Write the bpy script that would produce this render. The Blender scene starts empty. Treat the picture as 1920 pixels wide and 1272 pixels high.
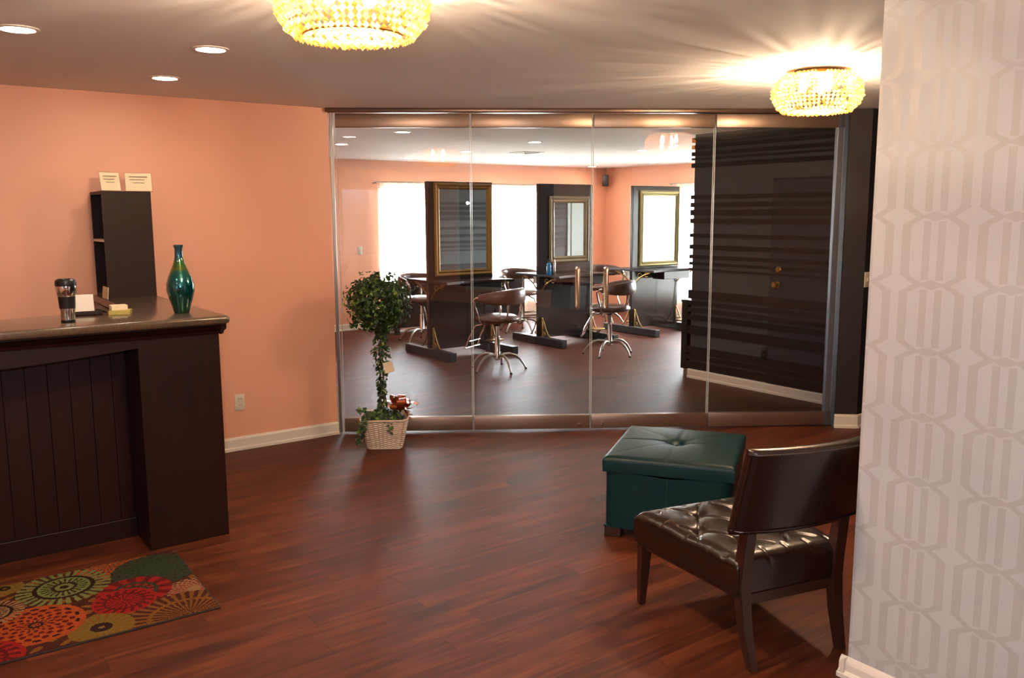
import bpy, bmesh, math, random
from mathutils import Vector, Matrix
random.seed(7)
PI = math.pi
C = bpy.context.scene.collection
R = math.radians

# ------------------------------------------------------------------ materials
def srgb(r, g, b):
    f = lambda c: (c/255/12.92) if c/255 <= .04045 else ((c/255+.055)/1.055)**2.4
    return (f(r), f(g), f(b), 1)

def new_mat(name):
    m = bpy.data.materials.new(name); m.use_nodes = True
    nt = m.node_tree; nt.nodes.clear()
    out = nt.nodes.new('ShaderNodeOutputMaterial')
    return m, nt, out

def pbr(name, col, rough=.5, metal=0., noise=0., nscale=20., spec=.5, coat=0., bump=0., bscale=60., stretch=(1,1,1), trans=0., alpha_em=None):
    m, nt, out = new_mat(name)
    b = nt.nodes.new('ShaderNodeBsdfPrincipled')
    b.inputs['Roughness'].default_value = rough
    b.inputs['Metallic'].default_value = metal
    b.inputs['Specular IOR Level'].default_value = spec
    b.inputs['Coat Weight'].default_value = coat
    b.inputs['Coat Roughness'].default_value = .15
    b.inputs['Transmission Weight'].default_value = trans
    nt.links.new(b.outputs[0], out.inputs[0])
    tc = nt.nodes.new('ShaderNodeTexCoord'); mp = nt.nodes.new('ShaderNodeMapping')
    mp.inputs['Scale'].default_value = stretch
    nt.links.new(tc.outputs['Object'], mp.inputs[0])
    nz = nt.nodes.new('ShaderNodeTexNoise'); nz.inputs['Scale'].default_value = nscale; nz.inputs['Detail'].default_value = 4
    nt.links.new(mp.outputs[0], nz.inputs[0])
    mx = nt.nodes.new('ShaderNodeMix'); mx.data_type = 'RGBA'
    c2 = tuple(min(1, c*(1+noise)) for c in col[:3])+(1,); c1 = tuple(c*(1-noise) for c in col[:3])+(1,)
    mx.inputs[6].default_value = c1; mx.inputs[7].default_value = c2
    nt.links.new(nz.outputs[0], mx.inputs[0]); nt.links.new(mx.outputs[2], b.inputs['Base Color'])
    if bump:
        n2 = nt.nodes.new('ShaderNodeTexNoise'); n2.inputs['Scale'].default_value = bscale; n2.inputs['Detail'].default_value = 3
        nt.links.new(mp.outputs[0], n2.inputs[0])
        bp = nt.nodes.new('ShaderNodeBump'); bp.inputs['Strength'].default_value = bump; bp.inputs['Distance'].default_value = .01
        nt.links.new(n2.outputs[0], bp.inputs['Height']); nt.links.new(bp.outputs[0], b.inputs['Normal'])
    return m

def emis(name, col, st):
    m, nt, out = new_mat(name)
    e = nt.nodes.new('ShaderNodeEmission'); e.inputs[0].default_value = col; e.inputs[1].default_value = st
    nt.links.new(e.outputs[0], out.inputs[0]); return m

class X:      # small math-node expressions
    nt = None
    def __init__(s, k): s.k = k
    @staticmethod
    def op(o, *a):
        n = X.nt.nodes.new('ShaderNodeMath'); n.operation = o
        for i, v in enumerate(a):
            v = v.k if isinstance(v, X) else v
            if isinstance(v, (int, float)): n.inputs[i].default_value = v
            else: X.nt.links.new(v, n.inputs[i])
        return X(n.outputs[0])
    def __add__(s, o): return X.op('ADD', s, o)
    def __sub__(s, o): return X.op('SUBTRACT', s, o)
    def __rsub__(s, o): return X.op('SUBTRACT', o, s)
    def __mul__(s, o): return X.op('MULTIPLY', s, o)
    def __truediv__(s, o): return X.op('DIVIDE', s, o)
    def abs(s): return X.op('ABSOLUTE', s)
    def frac(s): return X.op('FRACT', s)
    def floor(s): return X.op('FLOOR', s)
    def lt(s, o): return X.op('LESS_THAN', s, o)
    def gt(s, o): return X.op('GREATER_THAN', s, o)
    def min(s, o): return X.op('MINIMUM', s, o)
    def max(s, o): return X.op('MAXIMUM', s, o)

def wood_floor():
    m, nt, out = new_mat('dark_plank_floor'); X.nt = nt
    b = nt.nodes.new('ShaderNodeBsdfPrincipled'); nt.links.new(b.outputs[0], out.inputs[0])
    tc = nt.nodes.new('ShaderNodeTexCoord'); sp = nt.nodes.new('ShaderNodeSeparateXYZ')
    nt.links.new(tc.outputs['Object'], sp.inputs[0])
    x, y = X(sp.outputs[0]), X(sp.outputs[1])
    w = .125
    row = (y/w).floor(); fy = (y/w).frac()
    off = X.op('FRACT', X.op('SINE', row*12.9898)*43758.5)
    px = x/1.22+off; col = px.floor(); fx = px.frac()
    rnd = X.op('FRACT', X.op('SINE', row*78.233+col*37.719)*4373.7)
    # grain
    cmb = nt.nodes.new('ShaderNodeCombineXYZ')
    nt.links.new((x*1.6+rnd*7).k, cmb.inputs[0]); nt.links.new((y*22).k, cmb.inputs[1]); nt.links.new((rnd*9).k, cmb.inputs[2])
    nz = nt.nodes.new('ShaderNodeTexNoise'); nz.inputs['Scale'].default_value = 1.; nz.inputs['Detail'].default_value = 6; nz.inputs['Distortion'].default_value = .9
    nt.links.new(cmb.outputs[0], nz.inputs[0])
    cmb2 = nt.nodes.new('ShaderNodeCombineXYZ')
    nt.links.new((x*3.2+rnd*3).k, cmb2.inputs[0]); nt.links.new((y*9).k, cmb2.inputs[1])
    n2 = nt.nodes.new('ShaderNodeTexNoise'); n2.inputs['Scale'].default_value = 1.; n2.inputs['Detail'].default_value = 3
    nt.links.new(cmb2.outputs[0], n2.inputs[0])
    v = X(nz.outputs[0])*.75+X(n2.outputs[0])*.35+(rnd-.5)*.10
    cr = nt.nodes.new('ShaderNodeValToRGB'); e = cr.color_ramp.elements
    e[0].position = .33; e[0].color = srgb(50, 20, 10); e[1].position = .72; e[1].color = srgb(106, 52, 27)
    k = cr.color_ramp.elements.new(.52); k.color = srgb(76, 33, 16)
    nt.links.new(v.k, cr.inputs[0])
    gap = (fy.lt(.018)).max(fx.lt(.0022))
    mx = nt.nodes.new('ShaderNodeMix'); mx.data_type = 'RGBA'; mx.inputs[7].default_value = srgb(38, 18, 12)
    nt.links.new((gap*.75).k, mx.inputs[0]); nt.links.new(cr.outputs[0], mx.inputs[6]); nt.links.new(mx.outputs[2], b.inputs['Base Color'])
    b.inputs['Specular IOR Level'].default_value = .24
    rr = X(nz.outputs[0])*.14+.43
    nt.links.new(rr.k, b.inputs['Roughness'])
    bp = nt.nodes.new('ShaderNodeBump'); bp.inputs['Strength'].default_value = .12; bp.inputs['Distance'].default_value = .003
    nt.links.new((X(nz.outputs[0])-gap*1.5).k, bp.inputs['Height']); nt.links.new(bp.outputs[0], b.inputs['Normal'])
    return m

def wallpaper():
    m, nt, out = new_mat('trellis_wallpaper'); X.nt = nt
    b = nt.nodes.new('ShaderNodeBsdfPrincipled'); nt.links.new(b.outputs[0], out.inputs[0])
    tc = nt.nodes.new('ShaderNodeTexCoord'); sp = nt.nodes.new('ShaderNodeSeparateXYZ')
    nt.links.new(tc.outputs['Object'], sp.inputs[0])
    y, z = X(sp.outputs[1]), X(sp.outputs[2])
    u = (((y-1.541)/.24+.5).frac()-.5).abs()            # 0 at the diamond column, .5 midway
    v = (((z-1.635)/.215).frac()-.5).abs()              # .5 at the diamonds, 0 between them
    # band A: vertical at u=.12, slanting out to (.40,.5) near the diamonds
    pathu = .12+((v-.36).max(0))*2.3 if False else ((v-.37).max(0.0))*1.5+.12
    A = (u-pathu).abs().lt(.062)*v.lt(.5)
    A = A*(v.lt(.36))
    A = A.max((u-pathu).abs().lt(.07)*v.gt(.35))
    Bb = (u-.40).abs().lt(.05)*v.lt(.43)
    node = ((.5-u)*.38+(.5-v)).lt(.075)
    msk = A.max(Bb).max(node)
    thin = u.lt(.012)*v.lt(.42)
    mx = nt.nodes.new('ShaderNodeMix'); mx.data_type = 'RGBA'
    mx.inputs[6].default_value = srgb(186, 184, 184); mx.inputs[7].default_value = srgb(176, 171, 168)
    nt.links.new(msk.k, mx.inputs[0]); nt.links.new(mx.outputs[2], b.inputs['Base Color'])
    rr = msk*(-.12)+.55
    nt.links.new(rr.k, b.inputs['Roughness'])
    nz = nt.nodes.new('ShaderNodeTexNoise'); nz.inputs['Scale'].default_value = 400
    nt.links.new(tc.outputs['Object'], nz.inputs[0])
    bp = nt.nodes.new('ShaderNodeBump'); bp.inputs['Strength'].default_value = .15; bp.inputs['Distance'].default_value = .001
    nt.links.new((X(nz.outputs[0])+msk).k, bp.inputs['Height']); nt.links.new(bp.outputs[0], b.inputs['Normal'])
    return m

def glass_mat(name, tint=(.97, .985, .98, 1), ior=1.5, rough=0.):
    m, nt, out = new_mat(name)
    t = nt.nodes.new('ShaderNodeBsdfTransparent'); t.inputs[0].default_value = tint
    g = nt.nodes.new('ShaderNodeBsdfGlossy'); g.inputs['Roughness'].default_value = rough
    fr = nt.nodes.new('ShaderNodeFresnel'); fr.inputs[0].default_value = ior
    mx = nt.nodes.new('ShaderNodeMixShader')
    nt.links.new(fr.outputs[0], mx.inputs[0]); nt.links.new(t.outputs[0], mx.inputs[1]); nt.links.new(g.outputs[0], mx.inputs[2])
    nt.links.new(mx.outputs[0], out.inputs[0]); return m

def sheer_mat():
    m, nt, out = new_mat('sheer_curtain')
    t = nt.nodes.new('ShaderNodeBsdfTransparent'); d = nt.nodes.new('ShaderNodeBsdfTranslucent'); d.inputs[0].default_value = (.92, .9, .84, 1)
    df = nt.nodes.new('ShaderNodeBsdfDiffuse'); df.inputs[0].default_value = (.9, .88, .82, 1)
    m1 = nt.nodes.new('ShaderNodeMixShader'); m1.inputs[0].default_value = .35
    nt.links.new(d.outputs[0], m1.inputs[1]); nt.links.new(df.outputs[0], m1.inputs[2])
    mx = nt.nodes.new('ShaderNodeMixShader'); mx.inputs[0].default_value = .55
    nt.links.new(t.outputs[0], mx.inputs[1]); nt.links.new(m1.outputs[0], mx.inputs[2]); nt.links.new(mx.outputs[0], out.inputs[0]); return m

def crystal_mat():
    m, nt, out = new_mat('crystal_beads')
    g = nt.nodes.new('ShaderNodeBsdfGlossy'); g.inputs['Roughness'].default_value = .12; g.inputs[0].default_value = (1, .82, .56, 1)
    t = nt.nodes.new('ShaderNodeBsdfTransparent'); t.inputs[0].default_value = (1, .9, .7, 1)
    tl = nt.nodes.new('ShaderNodeBsdfTranslucent'); tl.inputs[0].default_value = (.85, .47, .16, 1)
    geo = nt.nodes.new('ShaderNodeNewGeometry'); mr = nt.nodes.new('ShaderNodeMapRange')
    mr.inputs[3].default_value = .5; mr.inputs[4].default_value = .95
    nt.links.new(geo.outputs['Random Per Island'], mr.inputs[0])
    a = nt.nodes.new('ShaderNodeMixShader'); a.inputs[0].default_value = .3
    nt.links.new(tl.outputs[0], a.inputs[1]); nt.links.new(g.outputs[0], a.inputs[2])
    b = nt.nodes.new('ShaderNodeMixShader')
    nt.links.new(mr.outputs[0], b.inputs[0]); nt.links.new(t.outputs[0], b.inputs[1]); nt.links.new(a.outputs[0], b.inputs[2])
    nt.links.new(b.outputs[0], out.inputs[0]); return m

def bottle_mat():
    m, nt, out = new_mat('teal_mercury_glass')
    b = nt.nodes.new('ShaderNodeBsdfPrincipled'); b.inputs['Roughness'].default_value = .12; b.inputs['Metallic'].default_value = .75
    b.inputs['Coat Weight'].default_value = 1
    tc = nt.nodes.new('ShaderNodeTexCoord'); sp = nt.nodes.new('ShaderNodeSeparateXYZ'); nt.links.new(tc.outputs['Object'], sp.inputs[0])
    nz = nt.nodes.new('ShaderNodeTexNoise'); nz.inputs['Scale'].default_value = 14; nt.links.new(tc.outputs['Object'], nz.inputs[0])
    X.nt = nt
    v = X(sp.outputs[2])/.345+(X(nz.outputs[0])-.5)*.35
    cr = nt.nodes.new('ShaderNodeValToRGB'); e = cr.color_ramp.elements
    e[0].position = 0; e[0].color = srgb(28, 88, 62); e[1].position = 1; e[1].color = srgb(70, 120, 135)
    for p, c in ((.22, (14, 80, 70)), (.42, (8, 88, 96)), (.56, (26, 110, 100)), (.66, (120, 130, 50)), (.76, (70, 125, 60)), (.86, (40, 96, 124))):
        k = cr.color_ramp.elements.new(p); k.color = srgb(*c)
    nt.links.new(v.k, cr.inputs[0]); nt.links.new(cr.outputs[0], b.inputs['Base Color']); nt.links.new(b.outputs[0], out.inputs[0]); return m

def attr_mat(name, rough=.9):
    m, nt, out = new_mat(name)
    b = nt.nodes.new('ShaderNodeBsdfPrincipled'); b.inputs['Roughness'].default_value = rough; b.inputs['Specular IOR Level'].default_value = .15
    a = nt.nodes.new('ShaderNodeVertexColor'); a.layer_name = 'Col'
    nz = nt.nodes.new('ShaderNodeTexNoise'); nz.inputs['Scale'].default_value = 350
    tc = nt.nodes.new('ShaderNodeTexCoord'); nt.links.new(tc.outputs['Object'], nz.inputs[0])
    bp = nt.nodes.new('ShaderNodeBump'); bp.inputs['Strength'].default_value = .5; bp.inputs['Distance'].default_value = .002
    nt.links.new(nz.outputs[0], bp.inputs['Height']); nt.links.new(bp.outputs[0], b.inputs['Normal'])
    nt.links.new(a.outputs[0], b.inputs['Base Color']); nt.links.new(b.outputs[0], out.inputs[0]); return m

def leaf_mat():
    m, nt, out = new_mat('ivy_leaf')
    b = nt.nodes.new('ShaderNodeBsdfPrincipled'); b.inputs['Roughness'].default_value = .38
    geo = nt.nodes.new('ShaderNodeNewGeometry'); cr = nt.nodes.new('ShaderNodeValToRGB'); e = cr.color_ramp.elements
    e[0].position = 0; e[0].color = srgb(20, 38, 14); e[1].position = 1; e[1].color = srgb(130, 148, 60)
    for p, c in ((.4, (28, 50, 16)), (.75, (46, 76, 22)), (.93, (82, 114, 36))):
        k = cr.color_ramp.elements.new(p); k.color = srgb(*c)
    nt.links.new(geo.outputs['Random Per Island'], cr.inputs[0]); nt.links.new(cr.outputs[0], b.inputs['Base Color'])
    nt.links.new(b.outputs[0], out.inputs[0]); return m

M = {}
M['floor'] = wood_floor()
M['wallpaper'] = wallpaper()
M['peach'] = pbr('peach_paint', srgb(238, 172, 142), .42, noise=.03, nscale=2, bump=.05, bscale=180)
M['ceiling'] = pbr('ceiling_paint', srgb(240, 236, 234), .8, noise=.02, nscale=2, bump=.05, bscale=120)
M['charcoal'] = pbr('charcoal_paint', srgb(37, 30, 31), .5, noise=.05, nscale=4)
M['graywall'] = pbr('grey_paint', srgb(72, 74, 75), .55, spec=.3, noise=.05, nscale=4)
M['doorgray'] = pbr('grey_door_paint', srgb(50, 50, 54), .5, spec=.3, noise=.04, nscale=4)
M['slat'] = pbr('black_brown_slat', srgb(29, 23, 19), .45, spec=.3, noise=.3, nscale=8, stretch=(1, 1, 8))
M['trim'] = pbr('white_trim', srgb(226, 214, 200), .4, noise=.02, nscale=4)
M['mahogany'] = pbr('mahogany', srgb(32, 11, 7), .4, spec=.3, noise=.35, nscale=5, stretch=(8, 8, .7), coat=.05)
M['mahogany_panel'] = pbr('mahogany_panel', srgb(39, 12, 7), .4, spec=.3, noise=.3, nscale=5, stretch=(8, 8, .7))
M['stone'] = pbr('brown_counter_laminate', srgb(86, 69, 56), .22, noise=.4, nscale=90, coat=.3)
M['hutch'] = pbr('dark_walnut_laminate', srgb(40, 22, 17), .5, spec=.25, noise=.25, nscale=8, stretch=(10, 10, .8))
M['espresso'] = pbr('espresso_laminate', srgb(41, 32, 28), .16, noise=.3, nscale=6, stretch=(6, 6, .7), coat=.3)
M['paledoor'] = pbr('pale_grey_door_paint', srgb(150, 154, 152), .5, noise=.02)
M['footbar'] = pbr('charcoal_laminate', srgb(40, 37, 39), .35, noise=.1, nscale=10)
M['aluminium'] = pbr('bronze_aluminium', srgb(160, 136, 120), .36, metal=.85, noise=.05, nscale=4, stretch=(1, 1, 20))
M['track'] = pbr('bronze_track', srgb(120, 98, 86), .3, metal=.7, noise=.05, nscale=4)
M['handle'] = pbr('warm_steel_handle', srgb(226, 200, 168), .22, metal=.85, noise=.01)
M['chrome'] = pbr('chrome', srgb(215, 212, 208), .12, metal=1, noise=.01)
M['satin'] = pbr('satin_steel', srgb(176, 170, 160), .3, metal=1, noise=.03)
M['brass'] = pbr('antique_brass', srgb(150, 118, 62), .34, metal=.9, noise=.1, nscale=30)
M['goldframe'] = pbr('antique_gold_frame', srgb(122, 90, 40), .38, metal=.7, noise=.25, nscale=30, bump=.2)
M['bronzeframe'] = pbr('pewter_frame', srgb(120, 106, 84), .4, metal=.6, noise=.2, nscale=30, bump=.15)
M['oliveframe'] = pbr('champagne_frame', srgb(160, 146, 96), .4, metal=.6, noise=.2, nscale=30, bump=.15)
M['mirror'] = pbr('mirror_silver', srgb(225, 228, 226), .01, metal=1, noise=0)
M['vinyl'] = pbr('brown_vinyl', srgb(80, 47, 37), .34, noise=.08, nscale=10, coat=.2)
M['leather'] = pbr('dark_brown_leather', srgb(35, 19, 14), .25, noise=.15, nscale=25, bump=.08, bscale=160, coat=.2)
M['teal'] = pbr('teal_leather', srgb(9, 42, 44), .4, spec=.25, noise=.08, nscale=25, bump=.08, bscale=160)
M['jamb'] = pbr('blue_grey_jamb', srgb(104, 106, 116), .42, metal=.5, noise=.03)
M['darkleg'] = pbr('espresso_leg', srgb(52, 26, 18), .35, noise=.2, nscale=10, stretch=(6, 6, 1))
M['plastic'] = pbr('almond_plastic', srgb(222, 208, 186), .35, noise=.01)
M['black'] = pbr('black_plastic', srgb(22, 20, 20), .35, noise=.05)
M['paper'] = pbr('cream_paper', srgb(232, 212, 176), .7, noise=.03, nscale=60)
M['ink'] = pbr('printed_ink', srgb(120, 100, 84), .7, noise=.05)
M['acrylic'] = glass_mat('clear_acrylic', (.96, .96, .94, 1), 1.45)
M['glass'] = glass_mat('clear_door_glass', (.955, .965, .955, 1), 1.52)
M['glassedge'] = pbr('polished_glass_edge', srgb(205, 212, 210), .15, noise=.01, spec=.8)
M['tinted'] = glass_mat('added_window_tint', (.02, .0225, .025, 1), 1.3)  # strong tint holds back daylight from the added front windows
M['softpane'] = glass_mat('added_side_window_tint', (.20, .215, .23, 1), 1.3)  # tint sets how much fill the added side window gives
M['pane'] = glass_mat('window_glass', (.98, .99, .99, 1), 1.45)
M['sheer'] = sheer_mat()
M['crystal'] = crystal_mat()
M['bottle'] = bottle_mat()
M['leaf'] = leaf_mat()
M['stem'] = pbr('ivy_stem', srgb(74, 58, 34), .7, noise=.3)
M['wicker'] = pbr('whitewashed_wicker', srgb(214, 190, 166), .65, noise=.22, nscale=60, stretch=(1, 1, 3), bump=.3, bscale=220)
M['copper'] = pbr('copper_ribbon', srgb(200, 110, 66), .25, metal=.7, noise=.2, nscale=30)
M['bluebottle'] = pbr('blue_spray_bottle', srgb(36, 130, 190), .2, noise=.05, coat=.4)
M['yellow'] = pbr('yellow_green_paper', srgb(176, 158, 84), .7, noise=.05)
M['soil'] = pbr('potting_moss', srgb(50, 40, 26), .9, noise=.4, nscale=60)
M['can'] = emis('warm_downlight', (1, .86, .68, 1), 80)
M['bulb'] = emis('warm_bulb', (1, .8, .55, 1), 150)
M['rug'] = attr_mat('medallion_rug')
M['rugedge'] = pbr('dark_rug_binding', srgb(36, 22, 22), .8, noise=.2, nscale=80)

# ------------------------------------------------------------------ mesh helpers
class MB:
    def __init__(s): s.bm = bmesh.new(); s.mats = []; s.mi = 0
    def use(s, m):
        if m not in s.mats: s.mats.append(m)
        s.mi = s.mats.index(m)
    def _set(s, faces):
        for f in faces: f.material_index = s.mi
    def box(s, c, d, bev=0., rz=0., rot=None, seg=2):
        r = bmesh.ops.create_cube(s.bm, size=1)
        vs = r['verts']
        mt = Matrix.Translation(c) @ (rot or Matrix.Rotation(rz, 4, 'Z')) @ Matrix.Diagonal((d[0], d[1], d[2], 1))
        bmesh.ops.transform(s.bm, matrix=mt, verts=vs)
        fs = list({f for v in vs for f in v.link_faces})
        s._set(fs)
        if bev:
            es = list({e for v in vs for e in v.link_edges})
            g = bmesh.ops.bevel(s.bm, geom=es, offset=bev, segments=seg, affect='EDGES', profile=.5)
            s._set(g['faces'])
        return s
    def b2(s, a, b, bev=0.):   # box from corner to corner
        return s.box([(a[i]+b[i])/2 for i in range(3)], [abs(b[i]-a[i]) for i in range(3)], bev)
    def tube(s, pts, r, n=10, closed=False, caps=True):
        pts = [Vector(p) for p in pts]; k = len(pts)
        rad = r if isinstance(r, (list, tuple)) else [r]*k
        rings = []; prev = None
        for i, p in enumerate(pts):
            a = pts[(i-1) % k] if (i > 0 or closed) else p; b = pts[(i+1) % k] if (i < k-1 or closed) else p
            t = (b-a).normalized()
            if prev is None:
                u = t.orthogonal().normalized()
            else:
                u = (prev-t*prev.dot(t)); u = u.normalized() if u.length > 1e-6 else t.orthogonal().normalized()
            prev = u; w = t.cross(u)
            rings.append([s.bm.verts.new(p+(u*math.cos(2*PI*j/n)+w*math.sin(2*PI*j/n))*rad[i]) for j in range(n)])
        fs = []
        for i in range(k if closed else k-1):
            A, B = rings[i], rings[(i+1) % k]
            for j in range(n): fs.append(s.bm.faces.new((A[j], A[(j+1) % n], B[(j+1) % n], B[j])))
        if caps and not closed:
            fs.append(s.bm.faces.new(rings[0][::-1])); fs.append(s.bm.faces.new(rings[-1]))
        s._set(fs); return s
    def lathe(s, prof, c=(0, 0, 0), n=32, caps=True, sx=1, sy=1):
        rings = [[s.bm.verts.new((c[0]+r*sx*math.cos(2*PI*j/n), c[1]+r*sy*math.sin(2*PI*j/n), c[2]+z)) for j in range(n)] for r, z in prof]
        fs = []
        for A, B in zip(rings, rings[1:]):
            for j in range(n): fs.append(s.bm.faces.new((A[j], A[(j+1) % n], B[(j+1) % n], B[j])))
        if caps:
            fs.append(s.bm.faces.new(rings[0][::-1])); fs.append(s.bm.faces.new(rings[-1]))
        s._set(fs); return s
    def prism(s, poly, z0, z1, axis='z'):
        def P(a, b, h): return {'z': (a, b, h), 'y': (a, h, b), 'x': (h, a, b)}[axis]
        A = [s.bm.verts.new(P(a, b, z0)) for a, b in poly]; B = [s.bm.verts.new(P(a, b, z1)) for a, b in poly]
        n = len(poly); fs = [s.bm.faces.new(A[::-1]), s.bm.faces.new(B)]
        for i in range(n): fs.append(s.bm.faces.new((A[i], A[(i+1) % n], B[(i+1) % n], B[i])))
        s._set(fs); return s
    def grid(s, fn, nu, nv, closed_u=False):
        V = [[s.bm.verts.new(fn(i/nu, j/nv)) for j in range(nv+1)] for i in range(nu if closed_u else nu+1)]
        fs = []
        for i in range(nu):
            for j in range(nv):
                A = V[i]; B = V[(i+1) % len(V)]
                fs.append(s.bm.faces.new((A[j], B[j], B[j+1], A[j+1])))
        s._set(fs); return V
    def build(s, name, mat=None, parent=None, smooth=True, angle=35, loc=None, recalc=True):
        if recalc: bmesh.ops.recalc_face_normals(s.bm, faces=s.bm.faces)
        me = bpy.data.meshes.new(name); s.bm.to_mesh(me); s.bm.free()
        for m in ([mat] if mat else s.mats): me.materials.append(m)
        o = bpy.data.objects.new(name, me); C.objects.link(o)
        if parent: o.parent = parent
        if loc: o.location = loc
        if smooth:
            me.polygons.foreach_set('use_smooth', [True]*len(me.polygons))
            try: me.set_sharp_from_angle(angle=R(angle))
            except Exception: pass
        return o

def tag(o, label=None, cat=None, group=None, kind=None):
    if label: o['label'] = label
    if cat: o['category'] = cat
    if group: o['group'] = group
    if kind: o['kind'] = kind
    return o
def empty(name, loc, rz=0., label=None, cat=None, group=None, kind=None):
    o = bpy.data.objects.new(name, None); C.objects.link(o); o.location = loc; o.rotation_euler = (0, 0, rz)
    o.empty_display_size = .1
    return tag(o, label, cat, group, kind)
def kids(o): return [c for c in C.objects if c.parent == o]
def dup(o, loc=None, rz=None, parent=None, **kw):
    c = o.copy(); C.objects.link(c)
    if parent: c.parent = parent
    for ch in kids(o): dup(ch, parent=c)
    if loc is not None: c.location = loc
    if rz is not None: c.rotation_euler = (0, 0, rz)
    if kw: tag(c, **kw)
    return c
def struct(o, label=None, cat='wall'):
    o['kind'] = 'structure'
    if label: o['label'] = label; o['category'] = cat
    return o
def rbox(c, d, bev=.004): return MB().box(c, d, bev)

# ------------------------------------------------------------------ the shell
HC = 2.4
WY, WX = 11.25, 10.25          # salon window wall / salon side wall
LX, BY, RX = -2.6, -2.6, 7.4   # lobby left end, lobby back wall, lobby far right
struct(MB().b2((LX-.2, BY-.2, -.1), (WX+.2, WY+.2, 0)).build('floor', M['floor'], smooth=False), 'dark reddish brown wood plank floor', 'floor')
struct(MB().b2((LX-.2, BY-.2, HC), (WX+.2, WY+.2, HC+.1)).build('ceiling', M['ceiling'], smooth=False), 'plain pale ceiling', 'ceiling')
# left lobby wall, peach, ends at the glass
struct(MB().b2((LX, 5.94, 0), (2.71, 6.08, HC)).build('wall_left', M['peach'], smooth=False), 'peach painted wall behind the reception counter')
def baseboard(name, pts, label, h=.095):
    m = MB()
    for (a, b, nrm) in pts:
        a = Vector(a); b = Vector(b); n = Vector(nrm).normalized(); d = (b-a)
        prof = [(0, 0), (.024, 0), (.024, .018), (.014, .024), (.014, h-.015), (.009, h-.004), (0, h)]
        A = [m.bm.verts.new((a.x+n.x*p, a.y+n.y*p, q)) for p, q in prof]; B = [m.bm.verts.new((b.x+n.x*p, b.y+n.y*p, q)) for p, q in prof]
        k = len(prof)
        fs = [m.bm.faces.new(A), m.bm.faces.new(B[::-1])]
        for i in range(k): fs.append(m.bm.faces.new((A[i], B[i], B[(i+1) % k], A[(i+1) % k])))
        m.use(M['trim']); m._set(fs)
    return struct(m.build(name, None, smooth=False), label, 'baseboard')
baseboard('baseboard_left', [((1.38, 5.94), (2.71, 5.94), (0, -1))], 'white baseboard under the peach lobby wall')

def wall_open(name, axis, pos, thick, a0, a1, holes, mat, label):
    """wall with rectangular holes; axis 'y': wall in plane y=pos running along x; 'x': plane x=pos running along y"""
    m = MB()
    def bx(u0, u1, z0, z1):
        if u1-u0 < 1e-4 or z1-z0 < 1e-4: return
        if axis == 'y': m.b2((u0, pos, z0), (u1, pos+thick, z1))
        else: m.b2((pos, u0, z0), (pos+thick, u1, z1))
    cur = a0
    for (h0, h1, z0, z1) in sorted(holes):
        bx(cur, h0, 0, HC); bx(h0, h1, 0, z0); bx(h0, h1, z1, HC); cur = h1
    bx(cur, a1, 0, HC)
    return struct(m.build(name, mat, smooth=False), label)

W1, W2 = (5.86, 7.02, .30, 2.05), (7.55, 9.02, .30, 2.05)
W3, W4 = (8.05, 9.55, .30, 2.02), (6.2, 7.75, .30, 2.02)
wall_open('wall_back', 'y', WY, .16, 2.71, WX+.2, [W1, W2], M['peach'], 'peach window wall at the far end of the salon')
wall_open('wall_right', 'x', WX, .16, 3.83, WY, [W3, W4], M['peach'], 'peach side wall of the salon with bright windows')
struct(MB().b2((2.57, 6.08, 0), (2.71, WY, HC)).build('wall_salon_left', M['peach'], smooth=False), 'peach side wall at the left of the salon')
baseboard('baseboard_back', [((2.71, WY), (WX, WY), (0, -1))], 'white baseboard under the salon window wall')
baseboard('baseboard_right', [((WX, 3.83), (WX, WY), (-1, 0))], 'white baseboard of the salon side wall')
baseboard('baseboard_salon_left', [((2.71, 6.1), (2.71, WY), (1, 0))], 'white baseboard at the left of the salon')

def window(idx, axis, pos, W, label, mull=1, gm='pane'):
    u0, u1, z0, z1 = W
    root = empty('window_%d' % idx, (0, 0, 0)); struct(root, label, 'window')
    m = MB(); t = .05
    def bx(a0, a1, c0, c1, d0=.06, d1=.11):
        if axis == 'y': m.b2((a0, pos+d0, c0), (a1, pos+d1, c1), .003)
        else: m.b2((pos+d0, a0, c0), (pos+d1, a1, c1), .003)
    bx(u0, u1, z0, z0+t); bx(u0, u1, z1-t, z1); bx(u0, u0+t, z0+t, z1-t); bx(u1-t, u1, z0+t, z1-t)
    for k in range(mull):
        c = u0+(u1-u0)*(k+1)/(mull+1); bx(c-.02, c+.02, z0+t, z1-t)
    m.build('window_frame', M['trim'], root, smooth=False)
    g = MB()
    if axis == 'y': g.b2((u0+t, pos+.083, z0+t), (u1-t, pos+.087, z1-t))
    else: g.b2((pos+.083, u0+t, z0+t), (pos+.087, u1-t, z1-t))
    g.build('window_glass', M[gm], root, smooth=False)
    # portal for the daylight outside
    L = bpy.data.lights.new('window_portal', 'AREA'); L.shape = 'RECTANGLE'; L.size = u1-u0; L.size_y = z1-z0
    L.cycles.is_portal = True
    lo = bpy.data.objects.new('daylight_opening', L); C.objects.link(lo); lo.parent = root
    c = Vector(((u0+u1)/2, pos+.17, (z0+z1)/2)) if axis == 'y' else Vector((pos+.17, (u0+u1)/2, (z0+z1)/2))
    inw = {'y': Vector((0, -1, 0)), 'x': Vector((-1, 0, 0))}[axis]
    if pos < 0: inw = -inw; c = c-2*Vector((.0, .17, 0)) if axis == 'y' else c-2*Vector((.17, 0, 0))
    lo.location = c; lo.rotation_euler = inw.to_track_quat('-Z', 'Y').to_euler()
    return root
window(1, 'y', WY, W1, 'bright salon window left of the gold framed mirror panel')
window(2, 'y', WY, W2, 'bright salon window between the first two mirror panels')
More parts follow.
